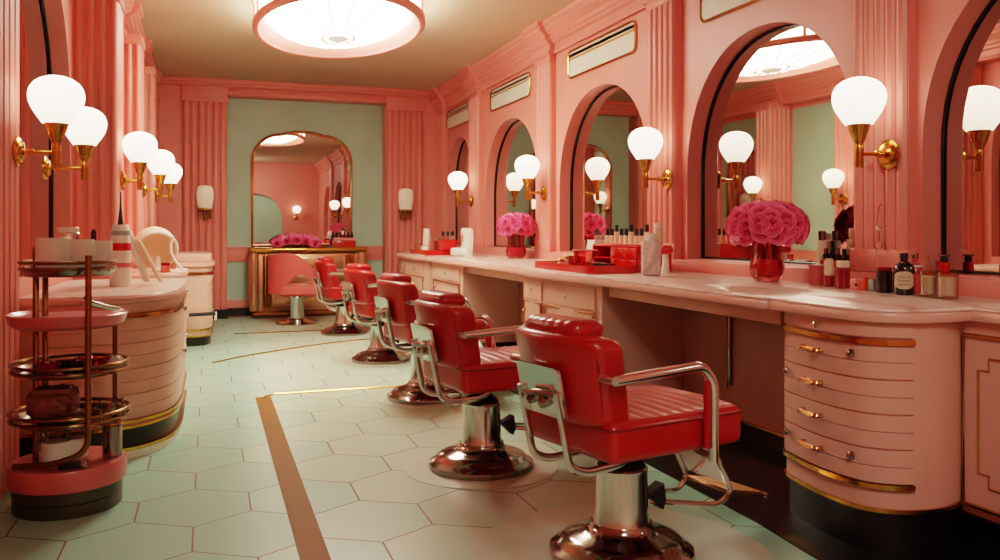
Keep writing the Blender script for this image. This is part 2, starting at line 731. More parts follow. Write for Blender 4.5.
# back wall: pink front plane with a green recess
RX0, RX1, RZ = .255, 2.62, 3.29
bm = B()
fnB = lambda a, b, d: Vector((a, YB + d, b))
holed_sheet(bm, [(XL - .1, 0), (XR + .1, 0), (XR + .1, ZC), (XL - .1, ZC)], [[(RX0, .001), (RX1, .001), (RX1, RZ), (RX0, RZ)]], fnB, .25, Vector((0, -1, 0)))
struct('wall_back', bm, 'wall')
bm = B(); box(bm, RX0 - .1, RX1 + .1, YB + .25, YB + .3, 0, RZ + .1)
struct('wall_recess', bm, 'green')
bm = B()
for z0, z1, d in ((.82, .87, .03), (.87, 1.0, .018), (1.0, 1.05, .035)):
    box(bm, RX0 + .002, RX1 - .002, YB + .25 - d, YB + .25, z0, z1, .006)
struct('trim_3', bm, 'trim')
bm = B()
box(bm, RX0 + .002, RX1 - .002, YB + .222, YB + .25, .12, .24, .006)
struct('baseboard_back', bm, 'trim')
bm = B()
box(bm, RX0 + .002, RX1 - .002, YB + .2, YB + .25, 0, .12)
struct('baseboard_recess', bm, 'toe')
# back pilasters
for k, (a, b) in enumerate(((-.36, .25), (2.63, 3.2))):
    bm = B()
    box(bm, a, b, YB - .05, YB, .13, 3.2)
    w = b - a
    for i in range(6):
        xc = a + w * (i + .5) / 6
        tube(bm, [(xc, YB - .055, .14), (xc, YB - .055, 3.2)], w / 13.5, 10)
    box(bm, a - .03, b + .03, YB - .12, YB, 3.17, 3.23, .012)
    box(bm, a - .01, b + .01, YB - .1, YB, 3.23, 3.4, .005)
    struct('trim_%d' % (20 + k), bm, 'trim')
    bm = B(); box(bm, a - .02, b + .02, YB - .13, YB, 0, .13)
    struct('baseboard_%d' % (20 + k), bm, 'toe')
bm = B()
box(bm, RX0 - .0, RX1, YB - .03, YB, RZ, 3.42, .006)
box(bm, RX0 - .0, RX1, YB - .05, YB, RZ + .05, RZ + .075, .006)
box(bm, XL, XR, YB - .15, YB, 3.4, 3.44, .01)
box(bm, XL, XR, YB - .2, YB, 3.44, 3.5, .015)
struct('trim_4', bm, 'trim')

# left wall with piers
LA = [(5.15, 7.2)]
fnL = lambda a, b, d: Vector((XL - d, a, b))
bm = B()
holed_sheet(bm, [(YN, 0), (YB + .3, 0), (YB + .3, ZC), (YN, ZC)], [arch(a, b, 1.0, 3.12, rise=1.05) for a, b in LA], fnL, .13, Vector((1, 0, 0)))
struct('wall_left', bm, 'wall', sharp=25)
arched_mirror(5.15, 7.2, 1.0, 3.12, lambda a, b, z: Vector((XL - z, a, b)), 'tall arched mirror on the left wall, behind the two nearest left lamps', 1.05)
PIER_L = [(3.3, 5.04, -.93), (7.32, 7.72, -.67), (8.95, 9.3, -.62), (10.65, 11.0, -.6), (12.5, 13.18, -.68)]
for k, (a, b, xf) in enumerate(PIER_L):
    bm = B()
    box(bm, XL, xf - .03, a, b, 0, 3.2)
    w = b - a
    nr = 4 if w < 1 else 14
    rr = w / (2.3 * nr)
    for i in range(nr):
        yc = a + w * (i + .5) / nr
        tube(bm, [(xf - rr, yc, .02), (xf - rr, yc, 3.15)], rr, 10)
    # ribs on the face turned to the room's front
    d = xf - XL
    m = max(2, int(d / .07))
    if k > 0:
        for i in range(m):
            xc = XL + d * (i + .5) / m
            tube(bm, [(xc, a + .01, .02), (xc, a + .01, 3.15)], d / (2.6 * m), 10)
    box(bm, XL, xf + .01, a - .02, b + .02, 3.1, 3.2, .01)
    struct('trim_%d' % (30 + k), bm, 'trim')
bm = B()
cornice(bm, lambda s, d, z: Vector((XL + d, s, z)), YN, YB, .15)
for a, b, xf in PIER_L:
    cornice(bm, lambda s, d, z: Vector((XL + d, s, z)), a - .05, b + .05, .2)
struct('trim_5', bm, 'trim')
# green panels between the far left piers (seen in the mirrors)
bm = B()
box(bm, XL, XL + .012, 9.36, 10.6, 1.0, 3.1)
box(bm, XL, XL + .012, 11.06, 12.44, 1.0, 3.1)
struct('trim_6', bm, 'green')


def framed_mirror(name, fn, w, z0, z1, r, label, cat='mirror'):
    t = thing(name, label, cat)
    pts = []
    n = 10
    # rounded upper corners and a gently arched top
    h = w / 2
    pts += [(-h, z0), (h, z0)]
    for k in range(n + 1):
        a = PI / 2 * k / n
        pts.append((h - r + r * math.cos(a), z1 - .06 - r + r * math.sin(a)))
    for k in range(1, 8):
        x = (h - r) * (1 - 2 * k / 8)
        pts.append((x, z1 - .06 + .05 * (1 - (x / (h - r)) ** 2)))
    for k in range(n + 1):
        a = PI / 2 + PI / 2 * k / n
        pts.append((-h + r + r * math.cos(a), z1 - .06 - r + r * math.sin(a)))
    bm = B(); prism(bm, pts, .0, .03, fn=fn)
    obj('glass', bm, 'mirror', t)
    bm = B(); tube(bm, [fn(a, b, .03) for a, b in pts], .024, 8, closed=True)
    obj('frame', bm, 'rosegold', t)
    return t


framed_mirror('framed_mirror', lambda a, b, z: Vector((1.37 + a, YB + .249 - z, b)), 1.5, 1.06, 2.82, .42,
              'large round-cornered mirror in thin gold frame on the green back wall')
framed_mirror('framed_mirror', lambda a, b, z: Vector((XL + .013 + z, 11.75 + a, b)), .95, 1.05, 2.6, .3,
              'gold-framed mirror on the far left wall, seen only in reflection')

# wall behind the viewer, seen in the far mirror: pink with one arch
bm = B()
fnN = lambda a, b, d: Vector((a, YN - d, b))
holed_sheet(bm, [(XL - .1, 0), (XR + .1, 0), (XR + .1, ZC), (XL - .1, ZC)], [arch(.5, 2.3, .9, 2.5)], fnN, .12, Vector((0, 1, 0)))
struct('wall_front', bm, 'wall')
bm = B(); box(bm, .4, 2.4, YN - .2, YN - .12, .8, 2.6)
struct('trim_7', bm, 'green')

# ------------------------------------------------------------------ floor inlays
bm = B(); box(bm, .34, .455, -1.5, 6.84, 0, .004)
struct('trim_40', bm, 'strip')
bm = B()
tube(bm, spline([(.39, 6.78, .001), (.46, 6.9, .001), (.7, 6.93, .001), (2.3, 6.95, .001)], 6), .011, 6)
struct('trim_41', bm, 'gold')
bm = B()
tube(bm, spline([(.03, 8.75, .001), (.5, 9.25, .001), (1.5, 9.95, .001), (2.4, 10.1, .001)], 6), .012, 6)
struct('trim_42', bm, 'gold')
bm = B()
tube(bm, [(.3, 11.1, .001), (2.4, 11.15, .001)], .012, 6)
struct('trim_43', bm, 'gold')
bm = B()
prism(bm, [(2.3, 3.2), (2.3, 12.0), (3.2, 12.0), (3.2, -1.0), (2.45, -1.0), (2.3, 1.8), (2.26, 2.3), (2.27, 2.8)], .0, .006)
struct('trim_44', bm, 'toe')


# ------------------------------------------------------------------ lights
def make_sconce(label, x, y, side, group, reach=.2):
    """side = direction the arm points into the room (+1 = +x)"""
    t = thing('wall_sconce', label, 'lamp', (x, y, 1.7), 0 if side > 0 else PI, group)
    bm = B()
    rot = Matrix.Rotation(PI / 2, 4, 'Y')
    lathe(bm, [(.0, 0), (.078, 0), (.08, .012), (.07, .02), (.055, .024), (.05, .034), (.02, .04), (0, .04)], 28, mat=rot)
    obj('backplate', bm, 'gold', t)
    bm = B()
    tube(bm, [(.03, 0, 0), (reach, 0, 0)], .011, 10)
    lathe(bm, [(0, -.02), (.02, -.015), (.02, .015), (0, .02)], 14, c=(0, 0, 0), mat=Matrix.Translation((reach * .35, 0, 0)) @ rot)
    obj('arm', bm, 'gold', t)
    bm = B()
    lathe(bm, [(0, -.075), (.022, -.075), (.024, -.07), (.022, .0), (.026, .02), (.022, .04), (.022, .055), (.03, .07), (.048, .115), (.054, .14), (.06, .15), (0, .15)], 20, c=(reach, 0, 0))
    obj('lamp_holder', bm, 'gold', t)
    bm = B()
    prof = [(0, 0), (.055, 0)]
    for z, r in ((.0, .068), (.025, .085), (.05, .102), (.08, .119), (.11, .13), (.14, .1345), (.165, .132), (.19, .123), (.213, .106), (.232, .08), (.245, .045), (.25, .015)):
        prof.append((r, z))
    prof.append((0, .251))
    lathe(bm, prof, 32)
    obj('globe_shade', bm, 'globe', t, (reach, 0, .15), label='glowing white glass globe')
    return t


make_sconce('brass globe wall lamp on the right wall, between the roses and the right edge', 3.418, 3.6, -1, 'lit globe lamps on the right wall')
make_sconce('brass globe wall lamp above the tall white marbled bottle', 3.418, 5.9, -1, 'lit globe lamps on the right wall')
make_sconce('brass globe wall lamp above the far flower vase, between two arched mirrors', 3.418, 8.5, -1, 'lit globe lamps on the right wall')
make_sconce('smallest-looking right-wall globe lamp, farthest back above the patterned white stand', 3.418, 11.18, -1, 'lit globe lamps on the right wall')
make_sconce('largest-looking left-wall globe lamp, nearest, its round backplate on the red pier', -.932, 4.91, 1, 'lit globe lamps on the left wall', .185)
t = make_sconce('second left-wall globe lamp, half hidden behind the nearest one', -1.0, 6.1, 1, 'lit globe lamps on the left wall', .235)
make_sconce('third left-wall globe lamp, above the white bottle with red bands', -.672, 7.5, 1, 'lit globe lamps on the left wall', .14)
make_sconce('fourth left-wall globe lamp, overlapping the last one behind it', -.622, 9.1, 1, 'lit globe lamps on the left wall', .165)
make_sconce('last and lowest-looking left-wall globe lamp, nearest the fluted back pilaster', -.602, 10.8, 1, 'lit globe lamps on the left wall', .17)
# the second one hangs on the mirror's face: give it a post to the wall
for x, lab in ((2.75, 'globe lamp reflected to the right of the arch in the far mirror'), (.15, 'globe lamp reflected beside the dark arch in the far mirror')):
    s = make_sconce(lab, x, YN + .0, 1, 'globe lamps behind the viewer')
    s.rotation_euler = (0, 0, PI / 2)


def half_sconce(x, label):
    t = thing('wall_sconce', label, 'lamp', (x, YB - .1, 1.6), 0, 'dim wall lamps on the back pilasters')
    bm = B()
    lathe(bm, [(0, .12), (.09, .12), (.105, .16), (.118, .25), (.122, .33), (.115, .39), (.095, .43), (.06, .445), (0, .448)], 24, sy=.7, c=(0, -.09, -.1))
    obj('lamp_shade', bm, 'globedim', t, label='fluted frosted glass shade, barely lit')
    bm = B()
    box(bm, -.1, .1, -.13, -.0, -.02, .02, .008)
    box(bm, -.02, .02, -.02, .06, -.16, .04, .004)
    for s in (-1, 0, 1):
        tube(bm, [(s * .075, -.09, -.14), (s * .075, -.09, .0)], .02, 10)
    obj('bracket', bm, 'bronze', t)
    return t


half_sconce(-.055, 'dim frosted wall lamp on the left fluted back pilaster')
half_sconce(2.9, 'dim frosted wall lamp on the right fluted back pilaster')

# oval ceiling fixture
LX, LY, RXL, RYL = 1.17, 8.2, .765, 1.33
t = thing('ceiling_light', 'large oval pink-rimmed ceiling light with glowing white glass bowl', 'ceiling light', (LX, LY, ZC))


def ell(r, z, n=64):
    return [(r * RXL * math.cos(2 * PI * k / n), r * RYL * math.sin(2 * PI * k / n), z) for k in range(n)]


def ring(bm, prof, n=64):
    rs = [[bm.verts.new(p) for p in ell(r, z, n)] for r, z in prof]
    for i in range(len(rs)):
        a, b = rs[i], rs[(i + 1) % len(rs)]
        for k in range(n):
            bm.faces.new((a[k], a[(k + 1) % n], b[(k + 1) % n], b[k]))


bm = B(); ring(bm, [(1.02, -.3), (1.03, -.29), (1.03, -.25), (1.0, -.235), (.96, -.24), (.95, -.29), (.965, -.305), (1.0, -.31)])
obj('lower_rim', bm, 'trim', t)
bm = B(); ring(bm, [(.955, -.285), (.96, -.295), (.84, -.205), (.835, -.195)])
obj('inner_ring', bm, 'trim', t, label='pink sloping inner ring')
bm = B(); ring(bm, [(.985, -.24), (.99, -.24), (.99, -.05), (.985, -.05)])
obj('drum_glass', bm, 'drumglass', t, label='glowing white side panes')
bm = B(); ring(bm, [(1.02, -.05), (1.02, 0), (.96, 0), (.96, -.05)])
obj('upper_rim', bm, 'trim', t)
for k in range(16):
    a = 2 * PI * (k + .5) / 16
    p = Vector((RXL * math.cos(a), RYL * math.sin(a), 0))
    bm = B()
    tube(bm, [p * 1.0 + Vector((0, 0, -.25)), p * 1.0 + Vector((0, 0, -.03))], .02, 8)
    obj('mullion', bm, 'trim', t)
bm = B()
n = 64
rs = [[bm.verts.new(p) for p in ell(r, z, n)] for r, z in ((.845, -.2), (.73, -.255), (.6, -.298), (.45, -.33), (.3, -.35), (.15, -.36))]
for a, b in zip(rs, rs[1:]):
    for k in range(n):
        bm.faces.new((a[k], a[(k + 1) % n], b[(k + 1) % n], b[k]))
bm.faces.new(rs[-1])
bowl = obj('glass_bowl', bm, 'bowl', t, label='glowing white glass bowl')
for k in range(16):
    a = 2 * PI * k / 16
    bm = B()
    tube(bm, [(r * RXL * math.cos(a), r * RYL * math.sin(a), z - .003) for r, z in ((.84, -.202), (.73, -.255), (.6, -.298), (.45, -.33), (.3, -.35), (.17, -.358))], .009, 5)
    obj('rib', bm, 'ribglow', bowl)
bm = B()
ring(bm, [(.2, -.355), (.21, -.367), (.18, -.367), (.17, -.355)])
lathe(bm, [(0, -.357), (.1, -.357), (.095, -.375), (.06, -.39), (0, -.393)], 32, sx=1.0, sy=1.4)
obj('boss', bm, 'ribglow', bowl)

# added fill light without a fixture, behind the viewer, for the near end
def area(name, loc, sx, sy, power, col, rot=(0, 0, 0)):
    l = bpy.data.lights.new(name, 'AREA')
    l.shape = 'RECTANGLE'
    l.size, l.size_y = sx, sy
    l.energy = power
    l.color = col
    o = bpy.data.objects.new(name, l)
    o.location = loc
    o.rotation_euler = rot
    COL.objects.link(o)
    return o


area('near_fill_light', (.7, -.5, 3.3), .8, 1.4, 55, (1, .9, .78), (0, math.radians(-42), 0))


# ------------------------------------------------------------------ barber chairs
def make_chair(label):
    t = thing('barber_chair', label, 'chair', group='red barber chairs in a row')
    bm = B()
    lathe(bm, [(0, 0), (.285, 0), (.29, .012), (.287, .03), (.262, .046), (.25, .052), (.236, .07), (.2, .084), (.16, .095), (.14, .106), (.126, .12), (.122, .135), (0, .135)], 48)
    obj('base', bm, 'chromed', t)
    bm = B()
    lathe(bm, [(0, .12), (.118, .12), (.114, .14), (.108, .18), (.104, .335), (.106, .347), (.1, .355), (0, .355)], 36)
    obj('column', bm, 'chrome', t)
    bm = B()
    lathe(bm, [(0, .355), (.098, .355), (.09, .37), (.06, .395), (.045, .41), (.042, .44), (.05, .455), (0, .455)], 28)
    box(bm, -.16, .2, -.11, .11, .44, .462, .006)
    obj('piston', bm, 'rubber', t, label='black piston collar under the seat')
    # seat with cross channels
    bm = B()

    def dseat(q):
        top = max(0, min(1, (q.z + .01) / .06))
        inset = max(0, 1 - (abs(q.y) / .27) ** 6) * max(0, 1 - (abs(q.x + .02) / .34) ** 8)
        q.z += top * inset * (.009 * abs(math.sin((q.x + .35) * PI / .062)) - .004)
        q.z += top * .012 * (1 - (q.y / .3) ** 2)
        return q + Vector((.05, 0, .527))
    rbox(bm, (.67, .58, .15), .035, (70, 10, 3), dseat)
    seat = obj('seat', bm, 'leather', t, sharp=60)
    bm = B()
    pts = [(x + .05, y, .578) for x, y in rrect(-.337, .337, -.291, .291, .04, 5)]
    tube(bm, pts, .005, 6, closed=True)
    obj('piping', bm, 'piping', seat)
    # back
    bm = B()

    def dback(q):
        f = (q.z + .17) / .34
        q.y *= .93 + .09 * f
        q.x += .055 * (q.y / .29) ** 2 * 1.6 - (f - .2) * .07
        q.x *= 1.0
        if q.z > .1:
            q.z -= .03 * max(0, (abs(q.y) - .14) / .15) ** 2
        return q + Vector((-.295, 0, .745))
    rbox(bm, (.13, .545, .34), .035, (4, 18, 8), dback)
    back = obj('backrest', bm, 'leather', t, sharp=60)
    bm = B()

    def onback(y, z):
        q = Vector((-.066, y, z))
        return dback(q) + Vector((.012, 0, 0))
    pts = [onback(y, z) for y, z in rrect(-.255, .255, -.152, .152, .05, 6)]
    tube(bm, pts, .005, 6, closed=True)
    obj('piping', bm, 'piping', back)
    bm = B()

    def dhead(q):
        q.x += .02 * (q.y / .18) ** 2
        q.z += .004 * abs(math.sin(q.y * PI / .05)) * (1 if q.z > 0 else 0)
        return q + Vector((-.3, 0, .922))
    rbox(bm, (.15, .34, .075), .036, (2, 30, 1), dhead)
    obj('headrest', bm, 'leather', t, sharp=60)
    # bracket behind
    bm = B()
    fnb = lambda a, b, z: Vector((-.396 - z - (b - .77) * .21, a, b))
    prism(bm, rrect(-.135, .135, .6, .79, .02, 3), 0, .014, fn=fnb)
    br = obj('back_bracket', bm, 'chrome', t, label='polished metal plate with two flat bars')
    for s in (-1, 1):
        bm = B()
        p = bend([(-.402, s * .12, .7), (-.345, s * .12, .42), (-.27, s * .12, .39), (-.1, s * .12, .4), (-.02, s * .1, .445)], .09)
        tube(bm, p, .017, 8, sy=.7)
        obj('support_bar', bm, 'chrome', br)
    bm = B()
    tube(bm, [(-.4, -.09, .69), (-.42, -.04, .695), (-.42, .06, .68)], .012, 8)
    lathe(bm, [(0, 0), (.026, 0), (.026, .018), (.012, .024), (.0, .024)], 16, mat=Matrix.Translation((-.386, -.02, .655)) @ Matrix.Rotation(-PI / 2, 4, 'Y'))
    lathe(bm, [(0, 0), (.018, 0), (.018, .018), (0, .02)], 12, mat=Matrix.Translation((-.386, .06, .65)) @ Matrix.Rotation(-PI / 2, 4, 'Y'))
    obj('recline_lever', bm, 'chromed', br)
    for s in (-1, 1):
        bm = B()
        p = bend([(-.3, s * .325, .765), (.125, s * .325, .785), (.18, s * .325, .72), (.18, s * .325, .42)], .09, 7)
        tube(bm, p, .02, 12)
        tube(bm, [(-.3, s * .24, .765), (-.3, s * .33, .765)], .017, 10)
        tube(bm, [(.18, s * .325, .43), (.18, s * .2, .45)], .014, 8)
        arm = obj('armrest', bm, 'chrome', t, label='chrome tube armrest')
        bm = B()
        box(bm, .135, .16, s * .325 - .012, s * .325 + .012, .47, .73, .006)
        obj('side_pad', bm, 'leather', arm)
    # foot rest
    ft = None
    bm = B()
    for s in (-1, 1):
        p = bend([(.345, s * .13, .45), (.49, s * .13, .2), (.42, s * .12, .155), (.12, s * .035, .2)], .05)
        tube(bm, p, .011, 8)
    tube(bm, [(.345, -.14, .45), (.345, .14, .45)], .011, 8)
    tube(bm, [(.49, -.13, .2), (.49, .13, .2)], .011, 8)
    ft = obj('footrest', bm, 'chrome', t, label='chrome tube footrest frame')
    bm = B()
    prism(bm, [(-.12, 0), (.12, 0), (.12, 1), (-.12, 1)], 0, .008, fn=lambda a, b, z: Vector((.473 - .11 * b + z, a, .235 + .18 * b)))
    obj('kick_plate', bm, 'chrome', ft)
    bm = B()
    prism(bm, rrect(-.02, .21, -.135, .135, .02, 3), 0, .014, .004, 1, fn=lambda a, b, z: Vector((.49 + a, b, .19 - .22 * a + z)))
    for i in range(9):
        x = .01 + i * .023
        tube(bm, [(.49 + x, -.12, .205 - .22 * x), (.49 + x, .12, .205 - .22 * x)], .006, 5)
    obj('footplate', bm, 'bronze', ft, label='ribbed bronze footplate')
    bm = B()
    tube(bm, [(.7, -.14, .15), (.7, .14, .15)], .012, 8)
    obj('front_bar', bm, 'chrome', ft)
    bm = B()
    prism(bm, [(.09, .235), (.17, .27), (.18, .2), (.165, .165)], -.05, .01, .004, 1, fn=lambda a, b, z: Vector((a, z - .02, b)))
    obj('pump_pedal', bm, 'rubber', t, label='black wedge-shaped pedal at the column')
    return t


CH = [((1.56, 3.06), 13, 'nearest red barber chair, with footrest toward the round-front drawers'),
      ((1.415, 4.45), 8, 'second-nearest red barber chair, directly behind the nearest one'),
      ((1.575, 6.4), 9, 'third red barber chair from the front, behind the second'),
      ((1.615, 8.37), 12, 'fourth red barber chair from the front, level with the far flower vase'),
      ((1.6, 10.67), 5, 'farthest red barber chair, beside the coral tub chair')]
RING = [.6, .42, .37, .36, .36]
ch0 = make_chair(CH[0][2])
for i, ((x, y), a, lab) in enumerate(CH):
    o = ch0 if i == 0 else copy_tree(ch0)
    o.location = (x, y, .006)
    o.rotation_euler = (0, 0, math.radians(a))
    o['label'] = lab
    if i > 0:                      # the seats of the others sit a little further forward on their columns
        for ch in o.children:
            if ch.name.split('.')[0] not in ('base', 'column', 'piston', 'pump_pedal'):
                ch.location.x += .05
M['padfloor'] = pm('grey_cream_stone', 'c2ccb8', .3, var=.05, scale=5)
for i, ((x, y), a, lab) in enumerate(CH):
    bm = B()
    lathe(bm, [(0, 0), (RING[i], 0), (RING[i], .005), (RING[i] - .01, .006), (0, .006)], 56, c=(x, y, 0))
    struct('trim_%d' % (50 + i), bm, 'padfloor')

# coral tub chair by the console
t = thing('tub_chair', 'coral tub-shaped salon chair with cut-out arms in front of the gold console', 'chair', (1.16, 12.1, 0), math.radians(-6))
bm = B()
lathe(bm, [(0, 0), (.29, 0), (.29, .015), (.25, .03), (.16, .05), (.11, .07), (.1, .08), (0, .08)], 40)
obj('base', bm, 'chromed', t)
bm = B()
lathe(bm, [(0, .07), (.095, .07), (.095, .36), (.1, .37), (.13, .4), (0, .4)], 28)
obj('column', bm, 'chrome', t)
bm = B()
rbox(bm, (.6, .56, .15), .05, (6, 6, 2), lambda q: q + Vector((.06, 0, .47)))
obj('seat', bm, 'leatherpink', t)
# shell: sweep around the back; each side drops to the front, with a half-moon opening
bm = B()
N = 48
def shell_pt(s, zf, off):
    # s from -1 (front right) to 1 (front left)
    a = abs(s)
    if a < .45:
        ang = s / .45 * PI / 2
        x, y = -.06 - (.29 + off) * math.cos(ang), (.30 + off) * math.sin(ang)
    else:
        x, y = -.06 + (a - .45) / .55 * .5, math.copysign(.30 + off, s)
    front = max(0, (x + .1) / .54)
    top = .97 - .5 * front ** 1.6
    hole = 0
    bot = .4 + (.0 if front <= 0 else .02 * front)
    c, hw = .05, .155
    if abs(x - c) < hw and a > .4:
        zb = .55 + .14 * math.sqrt(max(0, 1 - ((x - c) / hw) ** 2))
        return x, y, bot, zb, top
    return x, y, bot, None, top
cols = []
for i in range(N + 1):
    s = -1 + 2 * i / N
    xo, yo, b0, zb, tp = shell_pt(s, 0, .04)
    xi, yi, *_ = shell_pt(s, 0, -.02)
    cols.append(((xo, yo), (xi, yi), b0, zb, tp))
def strip(zs):
    prev = None
    for (po, pi, z0, z1) in zs:
        cur = [bm.verts.new((po[0], po[1], z0)), bm.verts.new((po[0], po[1], z1)), bm.verts.new((pi[0], pi[1], z1)), bm.verts.new((pi[0], pi[1], z0))]
        if prev:
            for k in range(4):
                bm.faces.new((prev[k], prev[(k + 1) % 4], cur[(k + 1) % 4], cur[k]))
        else:
            bm.faces.new(cur)
        prev = cur
    bm.faces.new(prev)
strip([(po, pi, (zb if zb else .545), max(tp, (zb or .545) + .03)) for po, pi, b0, zb, tp in cols])
strip([(po, pi, .42, .545) for po, pi, b0, zb, tp in cols])
shell = obj('shell', bm, 'leatherpink', t, label='coral upholstered tub back and sides')
bv = shell.modifiers.new('soft', 'BEVEL'); bv.width = .012; bv.segments = 2; bv.limit_method = 'ANGLE'
bm = B()
for s in (-1, 1):
    tube(bm, bend([(.3, s * .14, .42), (.42, s * .14, .2), (.62, s * .14, .16)], .06), .012, 8)
tube(bm, [(.62, -.16, .16), (.62, .16, .16)], .014, 8)
obj('footrest', bm, 'chrome', t)


# ------------------------------------------------------------------ cabinets
def V2(*pts):
    return [Vector(p) for p in pts]


def handle(bm, p, t, nrm, z, w=.09, r=.008, out=.03, vertical=False):
    """bow handle at plan point p, tangent t, outward normal nrm"""
    p3, n3 = Vector((p.x, p.y, z)), Vector((nrm.x, nrm.y, 0))
    d = Vector((0, 0, 1)) if vertical else Vector((t.x, t.y, 0))
    tube(bm, bend([p3 - d * w / 2, p3 - d * w / 2 + n3 * out, p3 + d * w / 2 + n3 * out, p3 + d * w / 2], .015, 3), r, 8)


def knob(bm, p, nrm, z, r=.013):
    n3 = Vector((nrm.x, nrm.y, 0)).normalized()
    m = Matrix.Translation(Vector((p.x, p.y, z))) @ n3.to_track_quat('Z', 'Y').to_matrix().to_4x4()
    lathe(bm, [(0, 0), (r * .5, 0), (r * .45, .008), (r, .014), (r * .9, .022), (r * .4, .027), (0, .028)], 14, mat=m)


def bow_unit(label, path, backpts, side, zs, nd, mat, cat='cabinet', f=(0.04, .9), handles=(), name='drawer_cabinet', group=None, knobs=(), locks=(), foot=None):
    """cabinet with a bowed front made of a plan path; side = +1 if outward is left of travel.
    zs = toe, gold2 , gold1 band height, top of carcass"""
    t = thing(name, label, cat, group=group)
    ztoe, zg2, zg1, ztop = zs
    out = [(p.x, p.y) for p in path] + [(p.x, p.y) for p in backpts]
    bm = B(); prism(bm, out, ztoe, ztop)
    obj('carcass', bm, mat, t)
    ins = offset_path(path, -side * .012)
    bm = B(); prism(bm, [(p.x, p.y) for p in ins] + [(p.x, p.y) for p in backpts], .0 if not foot else .06, ztoe)
    obj('plinth', bm, 'toe', t)
    if foot:
        bm = B(); band(bm, path, -side * .02, side * .012, 0, .045)
        obj('foot_rail', bm, foot, t)
        bm = B(); band(bm, path, -side * .02, side * .018, .045, .065)
        obj('gold_band', bm, 'gold', t)
    for z, h, d in ((ztoe, .016, .012), (zg2, .02, .02), (zg1, .022, .022)):
        bm = B(); band(bm, path if z == ztoe else subpath(path, *f), -side * .002, side * d, z, z + h)
        obj('gold_band', bm, 'gold', t)
    z0, z1 = zg2 + .02, zg1
    dh = (z1 - z0) / nd
    sp = subpath(path, *f)
    for k in range(nd):
        a, b = z1 - (k + 1) * dh, z1 - k * dh
        bm = B()
        band(bm, sp, -side * .002, side * .010, a + .004, (a + b) / 2 - .0015)
        band(bm, sp, -side * .002, side * .010, (a + b) / 2 + .0015, b - .003)
        dr = obj('drawer', bm, mat, t)
        for fx, m in handles:
            p, tt = path_at(path, fx)
            nrm = Vector((-tt.y, tt.x)) * side
            bm = B(); handle(bm, p + nrm * .01, tt, nrm, b - dh * .38, .125, .011, .032)
            obj('handle', bm, m, dr)
        for kk, fx in locks:
            if kk == k:
                p, tt = path_at(path, fx)
                nrm = Vector((-tt.y, tt.x)) * side
                bm = B(); knob(bm, p + nrm * .008, nrm, b - dh * .3, .018)
                obj('lock', bm, 'chromed', dr)
    bm = B(); band(bm, sp, -side * .002, side * .010, zg1 + .03, ztop - .004)
    dr = obj('drawer', bm, mat, t)
    for fx in knobs:
        p, tt = path_at(path, fx)
        nrm = Vector((-tt.y, tt.x)) * side
        bm = B(); knob(bm, p + nrm * .008, nrm, (zg1 + ztop) / 2 + .01)
        obj('knob', bm, 'chrome', dr)
    return t


# near round-front drawer cabinet on the right.  path runs from the kneehole towards the viewer: outward (-x) is to the right -> side=-1
pathA = spline(V2((2.6, 3.33), (2.53, 3.29), (2.49, 3.1), (2.48, 2.92), (2.51, 2.77), (2.62, 2.68), (2.79, 2.66), (2.98, 2.72)), 6)
bow_unit('rose-pink round-front drawer cabinet with brass handles beside the nearest barber chair', pathA, V2((3.09, 2.72), (3.09, 3.33)), -1,
         (.17, .265, .84, ZT - .055), 4, 'cabr', f=(.06, .7), handles=((.3, 'rosegold'),), knobs=(.33,), locks=((0, .5), (1, .12), (3, .12), (3, .5)))


